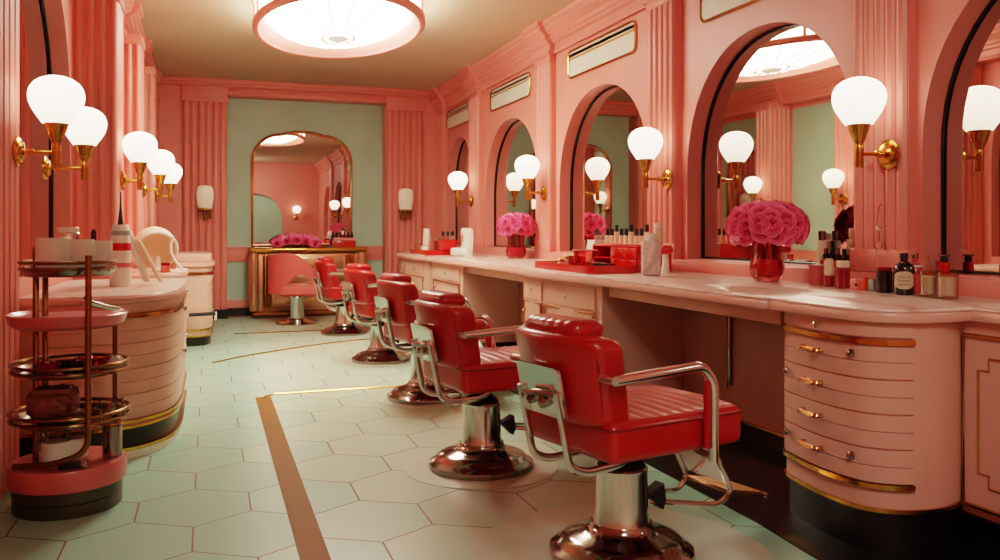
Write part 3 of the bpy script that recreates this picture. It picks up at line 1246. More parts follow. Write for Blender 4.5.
# straight cabinets on the right
def flat_cabinet(label, y0, y1, xf, xb, fronts, zbot=.12, mat='cab', bow=0, group=None):
    """fronts: list of (ya, yb, kind)"""
    t = thing('vanity_cabinet', label, 'cabinet', group=group)
    n = 12

    def X(y):
        return xf - bow * math.sin(PI * (y - y0) / (y1 - y0)) ** .8 if bow else xf
    ys = [y0 + (y1 - y0) * i / n for i in range(n + 1)]
    front = [(X(y), y) for y in reversed(ys)]
    bm = B(); prism(bm, front + [(xb, y0), (xb, y1)], zbot, ZT - .055)
    obj('carcass', bm, mat, t)
    bm = B(); prism(bm, [(x + .04, y) for x, y in front] + [(xb, y0), (xb, y1)], .007, zbot)
    obj('plinth', bm, 'toe', t)
    for ya, yb, kind in fronts:
        path = V2(*[(X(yb + (ya - yb) * i / 6), yb + (ya - yb) * i / 6) for i in range(7)])
        mid, tt = path_at(path, .5)
        nrm = Vector((-1, 0))
        if kind == 'drawer_door':
            bm = B(); band(bm, path, .002, -.012, .755, ZT - .085)
            d = obj('drawer', bm, mat, t)
            bm = B(); knob(bm, mid + nrm * .01, nrm, .82, .016)
            obj('knob', bm, 'chrome', d)
            zt = .74
        else:
            zt = ZT - .1
        bm = B(); band(bm, path, .002, -.012, zbot + .03, zt)
        d = obj('door', bm, mat, t)
        # brass frame round the door
        bm = B()
        a, b = path[0] + nrm * .014, path[-1] + nrm * .014
        P = [(a, zbot + .05), (a, zt - .015), (b, zt - .015), (b, zbot + .05)]
        tube(bm, [(p.x, p.y, z) for p, z in P], .011, 6, closed=True)
        if kind == 'panel_door':
            e = .07
            ya_, yb_ = path[-1].y + e, path[0].y - e
            xx = mid.x - .013
            st = .05
            q = [(yb_, zbot + .14 + st), (yb_, zt - .1 - st), (yb_ - st, zt - .1 - st), (yb_ - st, zt - .1), (ya_ + st, zt - .1), (ya_ + st, zt - .1 - st),
                 (ya_, zt - .1 - st), (ya_, zbot + .14 + st), (ya_ + st, zbot + .14 + st), (ya_ + st, zbot + .14), (yb_ - st, zbot + .14), (yb_ - st, zbot + .14 + st)]
            tube(bm, [(xx, y, z) for y, z in q], .005, 6, closed=True)
        obj('brass_frame', bm, 'gold', d)
        if kind == 'panel_door':
            continue
        bm = B()
        hp = path_at(path, .12)[0] + nrm * .012
        handle(bm, hp, Vector((0, 1)), nrm, .6, .1, .007, .028, vertical=True)
        obj('handle', bm, 'rosegold', d)
    bm = B()
    path = V2(*front)
    band(bm, path, .002, -.012, zbot, zbot + .014)
    obj('gold_band', bm, 'gold', t)
    return t


flat_cabinet('plain rose-pink cabinet with brass-framed stepped panel at the right edge of the photo', 1.0, 2.71, 2.95, 3.09, [(1.75, 2.69, 'panel_door')], .13, 'cabr')
flat_cabinet('wide pale pink cabinet with two brass-framed doors under the red tray', 5.16, 6.66, 2.49, 3.4, [(5.24, 6.02, 'drawer_door'), (6.12, 6.58, 'drawer_door')], bow=.05)
flat_cabinet('pale pink drawer cabinet left of the far kneehole', 8.45, 9.75, 2.49, 3.4, [(8.55, 9.62, 'drawer_door')])
flat_cabinet('farthest pale pink cabinet on the right, under the far red tray', 9.95, 11.6, 2.5, 3.4, [(10.1, 10.75, 'drawer_door'), (10.85, 11.45, 'drawer_door')], bow=.06)

# kneehole back panels
for y0, y1, lab, n in ((3.34, 5.14, 'dark dusky-pink panel at the back of the near kneehole with a slim chrome handle', 1),
                       (6.68, 8.43, 'dusky-pink panel at the back of the far kneehole', 2)):
    t = thing('kneehole_panel', lab, 'panel', group='kneehole panels')
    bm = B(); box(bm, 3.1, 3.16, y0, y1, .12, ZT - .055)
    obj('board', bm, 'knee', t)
    bm = B(); box(bm, 3.13, 3.16, y0, y1, .007, .12)
    obj('plinth', bm, 'toe', t)
    bm = B(); box(bm, 3.088, 3.1, y0, y1, .12, .135)
    obj('gold_band', bm, 'gold', t)
    ym = y0 + 1.22
    bm = B(); box(bm, 3.075, 3.1, ym, ym + .035, .33, .78, .004)
    box(bm, 3.09, 3.1, ym + .05, ym + .055, .3, ZT - .1)
    obj('handle', bm, 'chromed', t)
    bm = B(); box(bm, 2.53, 2.56, y0, y1, ZT - .13, ZT - .055, .004)
    obj('apron', bm, 'cab', t)

# one continuous worktop
front = V2((2.91, 1.0), (2.91, 2.63))
front += spline(V2((2.8, 2.615), (2.6, 2.635), (2.48, 2.74), (2.44, 2.92), (2.445, 3.12), (2.46, 3.34)), 5)
front += V2((2.43, 3.36), (2.43, 5.14))
front += [Vector((2.43 - .055 * math.sin(PI * i / 12) ** .8, 5.16 + 1.5 * i / 12)) for i in range(13)]
front += V2((2.43, 6.68), (2.43, 9.78))
front += [Vector((2.5 - .1 * math.sin(PI / 2 * i / 6), 9.8 + .4 * i / 6)) for i in range(7)]
front += [Vector((2.4 + .25 * (1 - math.cos(PI / 2 * i / 8)), 11.3 + .4 * math.sin(PI / 2 * i / 8))) for i in range(9)]
outl = [(p.x, p.y) for p in front] + [(3.42, 11.7), (3.42, 1.0)]
t = thing('worktop', 'long pink-and-white marble-topped counter running along the right wall', 'counter')
bm = B(); prism(bm, outl, ZT - .055, ZT - .012, .012, 2)
obj('edge_slab', bm, 'slabedge', t, label='pink edge of the worktop')
ins = offset_path(front, -.012)
bm = B(); prism(bm, [(p.x, p.y) for p in ins] + [(3.42, 11.68), (3.42, 1.01)], ZT - .012, ZT, .005, 2)
obj('marble_top', bm, 'marble', t, label='glossy pale marble surface')
bm = B()
for y in (2.3, 3.36, 5.15, 6.05, 6.67, 8.44):
    pass
# upstand below the mirrors
bm = B(); box(bm, 3.42, XR, 1.0, 13.19, ZT - .055, ZL - .005, .006)
struct('baseboard_right', bm, 'trim')
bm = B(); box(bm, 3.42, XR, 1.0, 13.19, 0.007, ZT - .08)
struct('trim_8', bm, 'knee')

# left vanities (outward = +x; path runs away from the viewer: outward is to the right -> side -1)
LZ = .93
def left_unit(label, path, back, hd, zt=LZ, foot=None, nd=3, f=(.04, .95)):
    t = bow_unit(label, path, back, -1, (.17 if foot else .1, .2 if foot else .17, .80 * zt / .93, zt - .045), nd, 'cab', f=f, handles=(), name='vanity_cabinet', locks=((0, .7), (0, .74), (2, .7)), foot=foot, group='left-hand round vanity cabinets')
    p2 = offset_path(path, -.035)
    bm = B(); prism(bm, [(p.x, p.y) for p in p2] + [(p.x, p.y) for p in back], zt - .045, zt - .008, .01, 2)
    w = obj('worktop', bm, 'slabedge', t)
    bm = B(); prism(bm, [(p.x, p.y) for p in offset_path(path, -.02)] + [(p.x, p.y) for p in back], zt - .008, zt, .003, 1)
    obj('marble_top', bm, 'marble', w)
    return t


left_unit('nearest left vanity, round-cornered pale pink drawers behind the trolley', spline(V2((-.98, 5.22), (-.72, 5.2), (-.42, 5.27), (-.24, 5.5), (-.185, 5.85), (-.18, 6.4), (-.18, 7.0)), 6), V2((-.98, 7.0)), 0, foot='whitegreen', nd=4)
left_unit('middle left vanity cabinet under the white hood dryer', spline(V2((-.98, 7.78), (-.6, 7.77), (-.34, 7.82), (-.24, 8.0), (-.22, 8.3), (-.22, 8.85)), 6), V2((-.98, 8.85)), 0)
left_unit('farthest left vanity cabinet, by the fluted back pilaster', spline(V2((-.55, 10.1), (-.3, 10.08), (-.08, 10.12), (.01, 10.25), (.03, 10.5), (.03, 11.4)), 6), V2((-.55, 11.4)), 0)
bm = B()
prism(bm, rrect(-.56, .03, 10.12, 11.3, .15), LZ + .0, LZ + .1, .015)
tag(obj('vanity_riser', bm, 'slabedge'), 'raised pink rounded shelf block on the farthest left vanity', 'shelf')
t = thing('lever_bar', 'dark lever bar with white tip at the front of the farthest left vanity', 'lever', (-.19, 10.0, .36))
bm = B(); tube(bm, [(-.02, 0, 0), (.26, -.02, .01)], .02, 8)
tube(bm, [(.0, .12, 0), (.0, -.0, 0)], .015, 8)
obj('bar', bm, 'rubber', t)
bm = B(); tube(bm, [(.26, -.02, -.06), (.26, -.02, .03)], .014, 8)
obj('tip', bm, 'white', t, label='white tip')

# mirrored console at the back
t = thing('console', 'mirrored rose-gold console cabinet against the green back wall', 'cabinet', (1.43, YB - .16, 0))
bm = B(); box(bm, -.8, .8, .02, .36, .08, .96, .02)
obj('body', bm, 'console', t)
bm = B(); box(bm, -.87, .87, -.06, .4, .96, 1.04, .03, 3)
obj('top', bm, 'gold', t)
for s in (-1, 1):
    bm = B()
    lathe(bm, [(0, .1), (.075, .1), (.085, .2), (.085, .84), (.075, .96), (0, .96)], 20, c=(s * .8, .06, 0))
    obj('corner_column', bm, 'console', t)
    bm = B()
    for k in range(3):
        tube(bm, [(s * (.56 + .05 * k), .012, .14), (s * (.56 + .05 * k), .012, .92)], .02, 8)
    obj('reeding', bm, 'gold', t)
for z0, z1 in ((.14, .38), (.4, .64), (.66, .9)):
    bm = B(); box(bm, -.5, .5, .0, .03, z0, z1, .012)
    d = obj('drawer', bm, 'console', t)
    bm = B(); tube(bm, [(-.06, -.02, (z0 + z1) / 2), (.06, -.02, (z0 + z1) / 2)], .01, 8)
    obj('handle', bm, 'gold', d)
bm = B(); box(bm, -.84, .84, -.03, .38, 0, .08, .02)
obj('plinth', bm, 'bronze', t)


# ------------------------------------------------------------------ flowers
def rose_mesh(name, R, mat, seed, layers=((.25, 3), (.5, 4), (.78, 5), (1.0, 6))):
    rnd = random.Random(seed)
    bm = B()
    for li, (rad, n) in enumerate(layers):
        for k in range(n):
            a0 = 2 * PI * k / n + li * 1.1 + rnd.uniform(-.15, .15)
            span = 2 * PI / n * .78
            hgt = R * (1.0 - .28 * rad + rnd.uniform(-.06, .06))
            open_ = .2 + .55 * rad
            grid = []
            for i in range(6):
                u = i / 5 * 2 - 1
                row = []
                for j in range(5):
                    v = j / 4
                    r = R * rad * (.35 + .65 * math.sin(v * PI / 2) ** .8) * (1 + .12 * open_ * v)
                    z = hgt * (v - .45) * (1 - .18 * abs(u) ** 2 * v)
                    if v > .8:
                        r += R * .12 * open_
                        z -= R * .10 * rad
                    a = a0 + u * span * (.55 + .45 * math.sin(v * PI * .75))
                    r *= 1 - .06 * math.cos(u * PI)
                    row.append(bm.verts.new((r * math.cos(a), r * math.sin(a), z)))
                grid.append(row)
            for i in range(5):
                for j in range(4):
                    bm.faces.new((grid[i][j], grid[i + 1][j], grid[i + 1][j + 1], grid[i][j + 1]))
    return mesh_from(bm, name, mat, 80)


def bouquet(center, R, n, rr, mat, label, group, seed, squash=.75, lo=-.35):
    rnd = random.Random(seed)
    meshes = [rose_mesh('rose', rr * s, mat, seed + i) for i, s in enumerate((.92, 1.0, 1.1))]
    placed = []
    tries = 0
    while len(placed) < n and tries < 5000:
        tries += 1
        k = len(placed)
        z = lo + (1 - lo) * rnd.random()
        a = rnd.uniform(0, 2 * PI)
        q = math.sqrt(max(0, 1 - z * z))
        d = Vector((q * math.cos(a), q * math.sin(a), z))
        if any((d - e).length < 1.2 * rr / R * (1 if tries < 3000 else .8) for e in placed):
            continue
        placed.append(d)
    for k, d in enumerate(placed):
        o = bpy.data.objects.new('rose', meshes[k % 3])
        COL.objects.link(o)
        o.location = Vector(center) + Vector((d.x * R, d.y * R, d.z * R * squash))
        o.rotation_euler = d.to_track_quat('Z', 'Y').to_euler()
        tag(o, label, 'flower', group)
    return placed


def vase(label, loc, h, r, glassm, fill):
    t = thing('vase', label, 'vase', loc)
    bm = B()
    lathe(bm, [(0, .0), (r * .62, .0), (r * .9, h * .1), (r, h * .25), (r * .97, h * .38), (r * .84, h * .55), (r * .82, h * .8), (r * .9, h),
               (r * .84, h), (r * .77, h * .8), (r * .79, h * .55), (r * .9, h * .38), (r * .93, h * .25), (r * .8, h * .12), (0, h * .06)], 36)
    obj('glass_body', bm, glassm, t)
    bm = B()
    lathe(bm, [(0, h * .065), (r * .78, h * .125), (r * .9, h * .25), (r * .86, h * .4), (r * .8, h * .46), (0, h * .47)], 32)
    obj('water_fill', bm, fill, t, label='crimson filling in the lower half')
    for k in range(5):
        a = 2 * PI * k / 5
        bm = B()
        tube(bm, [(r * .5 * math.cos(a), r * .5 * math.sin(a), h * .4), (r * .4 * math.cos(a + .7), r * .4 * math.sin(a + .7), h * 1.1)], .005, 5)
        obj('stem', bm, 'leaf', t)
    return t


vx = 3.22
vy = atX(767, vx)
vase('rounded pink glass vase holding the near bunch of roses on the marble counter', (vx, vy, ZT), .30, .105, 'pinkglass', 'redglass')
bouquet((vx, vy, ZT + .335), .222, 72, .054, 'petal', 'hot pink rose in the near bouquet on the right counter', 'roses in the near vase', 11, .6)
vx2 = 3.2
vy2 = atX(516, vx2)
vase('pink glass vase holding the far bunch of flowers on the counter', (vx2, vy2, ZT), .27, .115, 'pinkglass', 'redglass')
bouquet((vx2, vy2, ZT + .35), .195, 60, .052, 'petal2', 'magenta pink flower in the far bouquet on the right counter', 'flowers in the far vase', 23, .68)
# low flowers on the console
for k in range(9):
    o = bpy.data.objects.new('rose', rose_mesh('rose', .085, 'petal2', 40 + k) if k == 0 else low.data)
    if k == 0:
        low = o
    COL.objects.link(o)
    o.location = (.98 + .07 * k, YB + .0 + .05 * (k % 2), 1.1 + .05 * math.sin(k / 8 * PI) + .02 * (k % 2))
    o.rotation_euler = (.9, .0, .4 * math.sin(k * 2.3))
    tag(o, 'magenta flower lying in the low heap on the gold console', 'flower', 'flowers on the console')

# ------------------------------------------------------------------ small things on the counters


def put(name, label, cat, u, X, z, parts, group=None, Y=None):
    """parts: list of (part_name, material, profile or callable(bm))"""
    y = atX(u, X) if Y is None else Y
    if len(parts) == 1:
        bm = B()
        pn, m, pr = parts[0]
        pr(bm) if callable(pr) else lathe(bm, pr, 22)
        return tag(obj(name, bm, m, None, (X, y, z)), label, cat, group)
    t = thing(name, label, cat, (X, y, z), 0, group)
    for pn, m, pr in parts:
        bm = B()
        pr(bm) if callable(pr) else lathe(bm, pr, 22)
        obj(pn, bm, m, t)
    return t


def cyl(r, z0, z1, b=.004):
    return [(0, z0), (r - b, z0), (r, z0 + b), (r, z1 - b), (r - b, z1), (0, z1)]


def bxf(sx, sy, z0, z1, b=.004, cx=0, cy=0):
    return lambda bm: box(bm, cx - sx / 2, cx + sx / 2, cy - sy / 2, cy + sy / 2, z0, z1, b)


# group on the near counter
put('gift_box', 'rose-pink square box standing right of the near vase', 'box', 818, 3.33, ZT, [('box_body', 'pinkbox', bxf(.07, .07, 0, .1)), ('lid', 'pinkbox', bxf(.075, .075, .1, .115))])
put('lotion_bottle', 'peach bottle with crimson lower half left of the crimson jar', 'bottle', 829, 3.27, ZT,
    [('bottle_body', 'crimson', cyl(.031, 0, .062)), ('collar', 'cream', cyl(.027, .062, .145)), ('cap', 'label', cyl(.022, .145, .156))])
put('cosmetic_jar', 'crimson jar with cream lid left of the pink and orange blocks', 'jar', 843, 3.25, ZT,
    [('jar_body', 'crimson', cyl(.037, 0, .112)), ('lid', 'cream', cyl(.036, .112, .148))])
put('cosmetic_block', 'small pink block-shaped case beside the orange one', 'case', 856, 3.23, ZT, [('case_body', 'pinkplastic', bxf(.045, .045, 0, .056)), ('stud', 'brown', bxf(.012, .012, .02, .034, .002, -.018, -.018))])
put('cosmetic_block', 'small orange block-shaped case between pink and grey ones', 'case', 865, 3.24, ZT, [('case_body', 'orange', bxf(.042, .042, 0, .06)), ('cap', 'redplastic', bxf(.036, .036, .06, .066))])
put('cosmetic_block', 'small grey-green block-shaped case beside the black jar', 'case', 873.5, 3.24, ZT, [('case_body', 'greygreen', bxf(.038, .038, 0, .056)), ('cap', 'greygreen', bxf(.03, .03, .056, .064))])
put('cosmetic_jar', 'black jar with dark red lid left of the brown labelled bottle', 'jar', 884.5, 3.21, ZT,
    [('jar_body', 'brown', cyl(.04, 0, .112)), ('lid', 'crimson', cyl(.037, .112, .13))])


def label_patch(r, z0, z1, a0, a1):
    def f(bm):
        n = 12
        lo, hi = [], []
        for i in range(n + 1):
            t = i / n
            a = a0 + (a1 - a0) * t
            e = (z1 - z0) * .22 * (abs(2 * t - 1) ** 3)
            lo.append(bm.verts.new((r * math.cos(a), r * math.sin(a), z0 + e)))
            hi.append(bm.verts.new((r * math.cos(a), r * math.sin(a), z1 - e)))
        for i in range(n):
            bm.faces.new((lo[i], lo[i + 1], hi[i + 1], hi[i]))
    return f


facing = math.atan2(-3.3, -3.2)
t = put('apothecary_bottle', 'dark brown apothecary bottle with cream paper label', 'bottle', 904, 3.2, ZT,
        [('bottle_body', 'brown', [(0, 0), (.044, 0), (.048, .006), (.048, .125), (.044, .142), (.026, .158), (.017, .165), (.016, .18), (0, .18)]),
         ('cap', 'rubber', cyl(.02, .175, .203)),
         ('paper_label', 'label', label_patch(.0495, .03, .115, facing - 1.0, facing + 1.0))])


def squiggle(bm):
    for row, z in enumerate((.088, .07, .052)):
        pts = []
        for i in range(15):
            a = facing - .55 + 1.1 * i / 14
            r = .0505
            pts.append((r * math.cos(a), r * math.sin(a), z + .005 * math.sin(i * (1.9 + row * .4))))
        tube(bm, pts, .0013, 4)


bm = B(); squiggle(bm); obj('lettering', bm, 'brown', t)
put('glass_bottle', 'slim glass bottle with grey metal cap behind the brown bottle', 'bottle', 915, 3.33, ZT,
    [('bottle_body', 'pinkglass', [(0, 0), (.03, 0), (.032, .005), (.032, .13), (.02, .15), (.013, .155), (.013, .17), (0, .17)]), ('collar', 'white', cyl(.033, .128, .14)), ('cap', 'chromed', cyl(.016, .17, .2))])
put('perfume_bottle', 'clear glass bottle with round glass stopper behind the tumblers', 'bottle', 929, 3.36, ZT,
    [('bottle_body', 'clear', [(0, 0), (.03, 0), (.034, .01), (.034, .11), (.015, .135), (.013, .15), (0, .15)]), ('stopper', 'clear', [(0, .15), (.008, .152), (.018, .17), (.016, .185), (0, .195)])])


def tumbler(bm):
    seg = 48
    prof = [(0, 0), (.042, 0), (.045, .004), (.046, .12), (.042, .12), (.04, .012), (0, .01)]
    rings = []
    for i, (r, z) in enumerate(prof):
        if r == 0:
            rings.append([bm.verts.new((0, 0, z))])
            continue
        rings.append([bm.verts.new(((r + (.0018 if k % 2 and 2 <= i <= 3 else 0)) * math.cos(2 * PI * k / seg), (r + (.0018 if k % 2 and 2 <= i <= 3 else 0)) * math.sin(2 * PI * k / seg), z)) for k in range(seg)])
    for a, b in zip(rings, rings[1:]):
        for k in range(seg):
            k2 = (k + 1) % seg
            if len(a) == 1:
                bm.faces.new((a[0], b[k2], b[k]))
            elif len(b) == 1:
                bm.faces.new((a[k], a[k2], b[0]))
            else:
                bm.faces.new((a[k], a[k2], b[k2], b[k]))


for u, x, lab in ((929.5, 3.2, 'left of two clear ribbed glass tumblers by the brown bottle'), (947.5, 3.19, 'right of two clear ribbed glass tumblers, end of the near counter row')):
    put('tumbler', lab, 'glass', u, x, ZT, [('tumbler_glass', 'clear', tumbler), ('cotton_filling', 'white', cyl(.036, .014, .1)), ('lid', 'clear', [(0, .121), (.047, .121), (.047, .127), (0, .129)])], 'ribbed glass tumblers')
put('pump_bottle', 'small red bottle with black cap on the mirror ledge behind the tumblers', 'bottle', 944, 3.55, ZL, [('bottle_body', 'redplastic', cyl(.026, 0, .06)), ('cap', 'rubber', cyl(.018, .06, .09)), ('pump_head', 'chromed', cyl(.03, .09, .1))])
# wire hook on the pilaster
t = thing('wall_hook', 'thin bent wire hook hanging on the pilaster below the near right lamp', 'hook', (PF - .012, atX(883, PF), 0))
bm = B()
tube(bm, spline([(0, -.0, 1.44), (-.012, .004, 1.42), (-.01, .012, 1.38), (-.012, .02, 1.33), (-.014, .012, 1.305), (-.014, -.008, 1.3), (-.014, -.015, 1.315)], 5), .0028, 6)
tube(bm, [(-.014, 0, 1.3), (-.012, 0, 1.235)], .002, 5)
obj('wire', bm, 'chromed', t)
bm = B()
prism(bm, [(-.022, 1.235), (.022, 1.235), (.016, 1.205), (0, 1.195), (-.016, 1.205)], 0, .008, fn=lambda a, b, z: Vector((-.016 + z, a, b)))
obj('weight', bm, 'chromed', t)

# rack and bottles added on the ledge to stand in for things mirrored there
oy = atX(838, 3.53)
t = thing('standin_rack', 'added low red rack standing in for a mirror reflection right of the near roses', 'rack', (3.55, oy, ZL))
bm = B(); box(bm, -.045, .04, -.13, .13, 0, .045, .006)
obj('standin_rack_body', bm, 'redplastic', t)
for k in range(5):
    yy = oy - .105 + .052 * k
    tt = thing('nail_polish', 'dark nail-polish bottle in the low red rack added for a mirror reflection behind the near roses', 'bottle', (3.53, yy, ZL + .046), 0, 'added polish bottles in the stand-in red rack')
    bm = B(); lathe(bm, cyl(.019, 0, .035), 14); obj('bottle_body', bm, 'brown', tt)
    bm = B(); lathe(bm, cyl(.013, .035, .07), 12); obj('cap', bm, 'rubber' if k % 2 else 'chromed', tt)
put('lotion_bottle', 'cream bottle with metal cap added on the ledge for a mirror reflection just right of the near roses', 'bottle', 822, 3.58, ZL, [('bottle_body', 'cream', cyl(.03, 0, .16)), ('cap', 'chromed', cyl(.022, .16, .22))])
put('lotion_bottle', 'wide cream bottle with pale cap added on the ledge for a mirror reflection under the near right lamp', 'bottle', 853, 3.585, ZL, [('bottle_body', 'cream', cyl(.036, 0, .17)), ('cap', 'panelglass', cyl(.024, .17, .235))])

# red tray and organizer on the middle cabinet
ty0, ty1 = 5.42, 6.62
t = thing('tray', 'long red tray of make-up on the counter above the wide cabinet', 'tray', (2.78, 6.1, ZT))
bm = B()
prism(bm, rrect(-.22, .2, -.58, .55, .08), 0, .012, .003, 1)
obj('tray_floor', bm, 'redplastic', t)
bm = B()
oo, ii = rrect(-.22, .2, -.58, .55, .08), rrect(-.207, .187, -.567, .537, .07)
for lo, hi in ((oo, ii),):
    r4 = [[bm.verts.new((a, b, z)) for a, b in q] for q, z in ((oo, .012), (oo, .055), (ii, .055), (ii, .012))]
    n = len(oo)
    for k in range(4):
        for i in range(n):
            bm.faces.new((r4[k][i], r4[k][(i + 1) % n], r4[(k + 1) % 4][(i + 1) % n], r4[(k + 1) % 4][i]))
obj('rim', bm, 'redplastic', t)

# organizer: open shelf on its left, four drawers on its right
t = thing('drawer_organizer', 'red make-up drawer organizer standing behind the red tray', 'organizer', (3.14, 5.95, ZT))
bm = B()
box(bm, -.14, .14, -.34, .45, 0, .01, .003)
box(bm, -.14, .14, -.34, .45, .185, .2, .004)
box(bm, .12, .14, -.34, .45, .01, .185)
for y in (-.34, .1, .435):
    box(bm, -.14, .12, y, y + .015, .01, .185)
box(bm, -.14, .12, .115, .435, .09, .1)
obj('case', bm, 'redplastic', t)
for z0, z1 in ((.014, .095), (.1, .182)):
    for y0, y1 in ((-.322, -.115), (-.11, .096)):
        bm = B(); box(bm, -.15, .1, y0, y1, z0, z1, .004)
        d = obj('drawer', bm, 'redplastic', t)
        bm = B(); box(bm, -.156, -.15, (y0 + y1) / 2 - .03, (y0 + y1) / 2 + .03, z1 - .02, z1 - .014)
        obj('handle', bm, 'crimson', d)
# things in the open part and on the tray
k = 0
for x, y, r, h, m, nm, lab in ((2.66, 6.5, .035, .035, 'brown', 'compact', 'dark round compact at the far left end of the red tray'),
                               (2.64, 6.4, .03, .04, 'tan', 'compact', 'tan compact second from the far left end of the red tray'),
                               (2.68, 6.3, .034, .07, 'cream', 'cream_jar', 'small cream jar near the left of the red tray'),
                               (2.8, 6.44, .04, .09, 'cream', 'cream_jar', 'round cream pot at the back of the red tray')):
    put(nm, lab, 'cosmetic', 0, x, ZT + .0125, [('pot', m, cyl(r, 0, h * .7)), ('lid', 'gold' if m == 'cream' else 'rubber', cyl(r * .95, h * .7, h))], Y=y)
for i, (x, y) in enumerate(((2.72, 6.16), (2.7, 6.05), (2.68, 5.94))):
    put('tumbler', ('left', 'middle', 'right')[i] + ' of three small pink glass cups in the red tray', 'glass', 0, x, ZT + .0125,
        [('cup', 'pinkglass', [(0, 0), (.036, 0), (.042, .1), (.038, .1), (.033, .008), (0, .006)]), ('contents', 'pinkplastic', cyl(.031, .01, .05))], 'pink glass cups', Y=y)
for i, (x, y) in enumerate(((2.76, 5.84), (2.74, 5.74), (2.76, 5.64))):
    put('palette', ('leftmost', 'middle', 'rightmost')[i] + ' dark palette in the stack-high row on the red tray', 'cosmetic', 0, x, ZT + .0125,
        [('base', 'brown', bxf(.1, .085, 0, .03)), ('pan', 'tan', bxf(.09, .075, .03, .045)), ('lid', 'brown', bxf(.1, .085, .045, .06))], 'dark palettes', Y=y)
put('bowl', 'pink rimmed glass bowl on the red tray in front of the organizer', 'bowl', 0, 2.84, ZT + .0125, [('bowl_body', 'pinkglass', [(0, 0), (.05, 0), (.09, .1), (.1, .14), (.094, .14), (.08, .1), (.045, .01), (0, .01)]), ('rim', 'pinkplastic', [(.093, .138), (.103, .138), (.103, .147), (.093, .147)])], Y=6.2)
# polish bottles on top of the organizer
for k in range(9):
    yy = 5.66 + .083 * k
    tt = thing('nail_polish', 'small cream bottle with black cap in the row on top of the red organizer', 'bottle', (3.1, yy, ZT + .201), 0, 'bottles on the red organizer')
    hh = .07 if k % 3 else .1
    bm = B(); lathe(bm, cyl(.022, 0, hh), 14); obj('bottle_body', bm, 'cream', tt)
    bm = B(); lathe(bm, cyl(.015, hh, hh + .055), 12); obj('cap', bm, 'rubber', tt)
put('lotion_bottle', 'tall cream bottle with pale cap at the right of the row on the organizer', 'bottle', 0, 3.2, ZT + .201, [('bottle_body', 'cream', cyl(.036, 0, .13)), ('cap', 'white', cyl(.034, .13, .165))], Y=5.665)
put('acrylic_box', 'frosted white slanted box behind the left end of the red tray', 'box', 0, 3.24, ZT,
    [('box_body', 'panelglass', lambda bm: prism(bm, [(-.09, 0), (.13, 0), (.13, .22), (-.02, .22)], -.12, .12, .004, 1, fn=lambda a, b, z: Vector((z * .6, -a, b)))), ('lid', 'white', bxf(.14, .16, .22, .228, .002, 0, -.05))], Y=6.85)
for k in range(3):
    tt = thing('mascara', 'thin black make-up tube standing on the frosted white box', 'cosmetic', (3.24, 6.76 + .05 * k, ZT + .229), 0, 'tubes on the frosted box')
    bm = B(); lathe(bm, cyl(.01, 0, .04), 10); obj('tube_body', bm, 'chrome', tt)
    bm = B(); lathe(bm, cyl(.009, .04, .07 + .01 * k), 10); obj('cap', bm, 'rubber', tt)

# tall white marbled bottle
by = atX(651, 2.88)
t = thing('lotion_bottle', 'tall white marbled square bottle at the right end of the red tray', 'bottle', (2.88, by, ZT), math.radians(-25))
bm = B(); rbox(bm, (.13, .13, .245), .02, (2, 2, 2), lambda q: q + Vector((0, 0, .1225)))
obj('bottle_body', bm, 'marblewhite', t)
bm = B(); lathe(bm, [(0, .243), (.045, .243), (.04, .255), (.038, .285), (.035, .29), (0, .29)], 20)
obj('cap', bm, 'white', t)
bm = B()
rnd = random.Random(5)
fc = [(-.0655, -.03, .05), (-.0655, .02, .2), (-.0655, -.04, .16), (-.0655, .035, .11), (-.03, -.0655, .19), (.03, -.0655, .06), (.0, -.0655, .13), (-.04, -.0655, .09)]
for p in fc:
    lathe(bm, [(0, -.005), (.005, 0), (0, .005)], 8, c=p)
obj('speckles', bm, 'crimson', t)
t = thing('hand_dryer', 'small red and white hand dryer behind the tall white bottle', 'hair dryer', (3.12, atX(665, 3.12), ZT))
bm = B(); rbox(bm, (.1, .09, .06), .025, (2, 2, 1), lambda q: q + Vector((0, 0, .17)))
obj('barrel', bm, 'redplastic', t)
bm = B(); tube(bm, [(0, 0, 0), (.0, -.01, .07), (0, 0, .15)], [.035, .024, .022], 12)
obj('handle', bm, 'white', t)

# things on the far cabinet
t = thing('tray', 'far red tray of bottles at the end of the right counter', 'tray', (2.75, 10.75, ZT))
bm = B(); prism(bm, rrect(-.2, .2, -.5, .5, .08), 0, .06, .006, 1)
obj('tray_body', bm, 'redplastic', t)
for i, (dy, dx, r, h, m, c, lab) in enumerate(((.3, -.12, .05, .11, 'clear', 'chrome', 'clear round jar at the left end of the far red tray'),
                                             (.22, -.02, .055, .27, 'cream', 'white', 'tall cream bottle standing in the far red tray'),
                                             (.12, .1, .05, .15, 'pinkglass', 'chrome', 'pink glass bottle right of the tall cream one in the far tray'),
                                             (-.1, -.12, .06, .06, 'white', 'pinkplastic', 'low white pot at the front of the far red tray'))):
    put('cosmetic_bottle', lab, 'bottle', 0, 2.75 + dx, ZT + .061, [('bottle_body', m, cyl(r, 0, h * .75)), ('cap', c, cyl(r * .8, h * .75, h))], Y=10.75 + dy)
t = thing('brush_box', 'red square holder of dark brushes at the right of the far red tray', 'holder', (2.84, 10.32, ZT + .061))
bm = B(); prism(bm, [(-.09, -.1), (.09, -.1), (.09, .1), (-.09, .1)], 0, .13, .006, 1)
obj('holder_body', bm, 'redplastic', t)
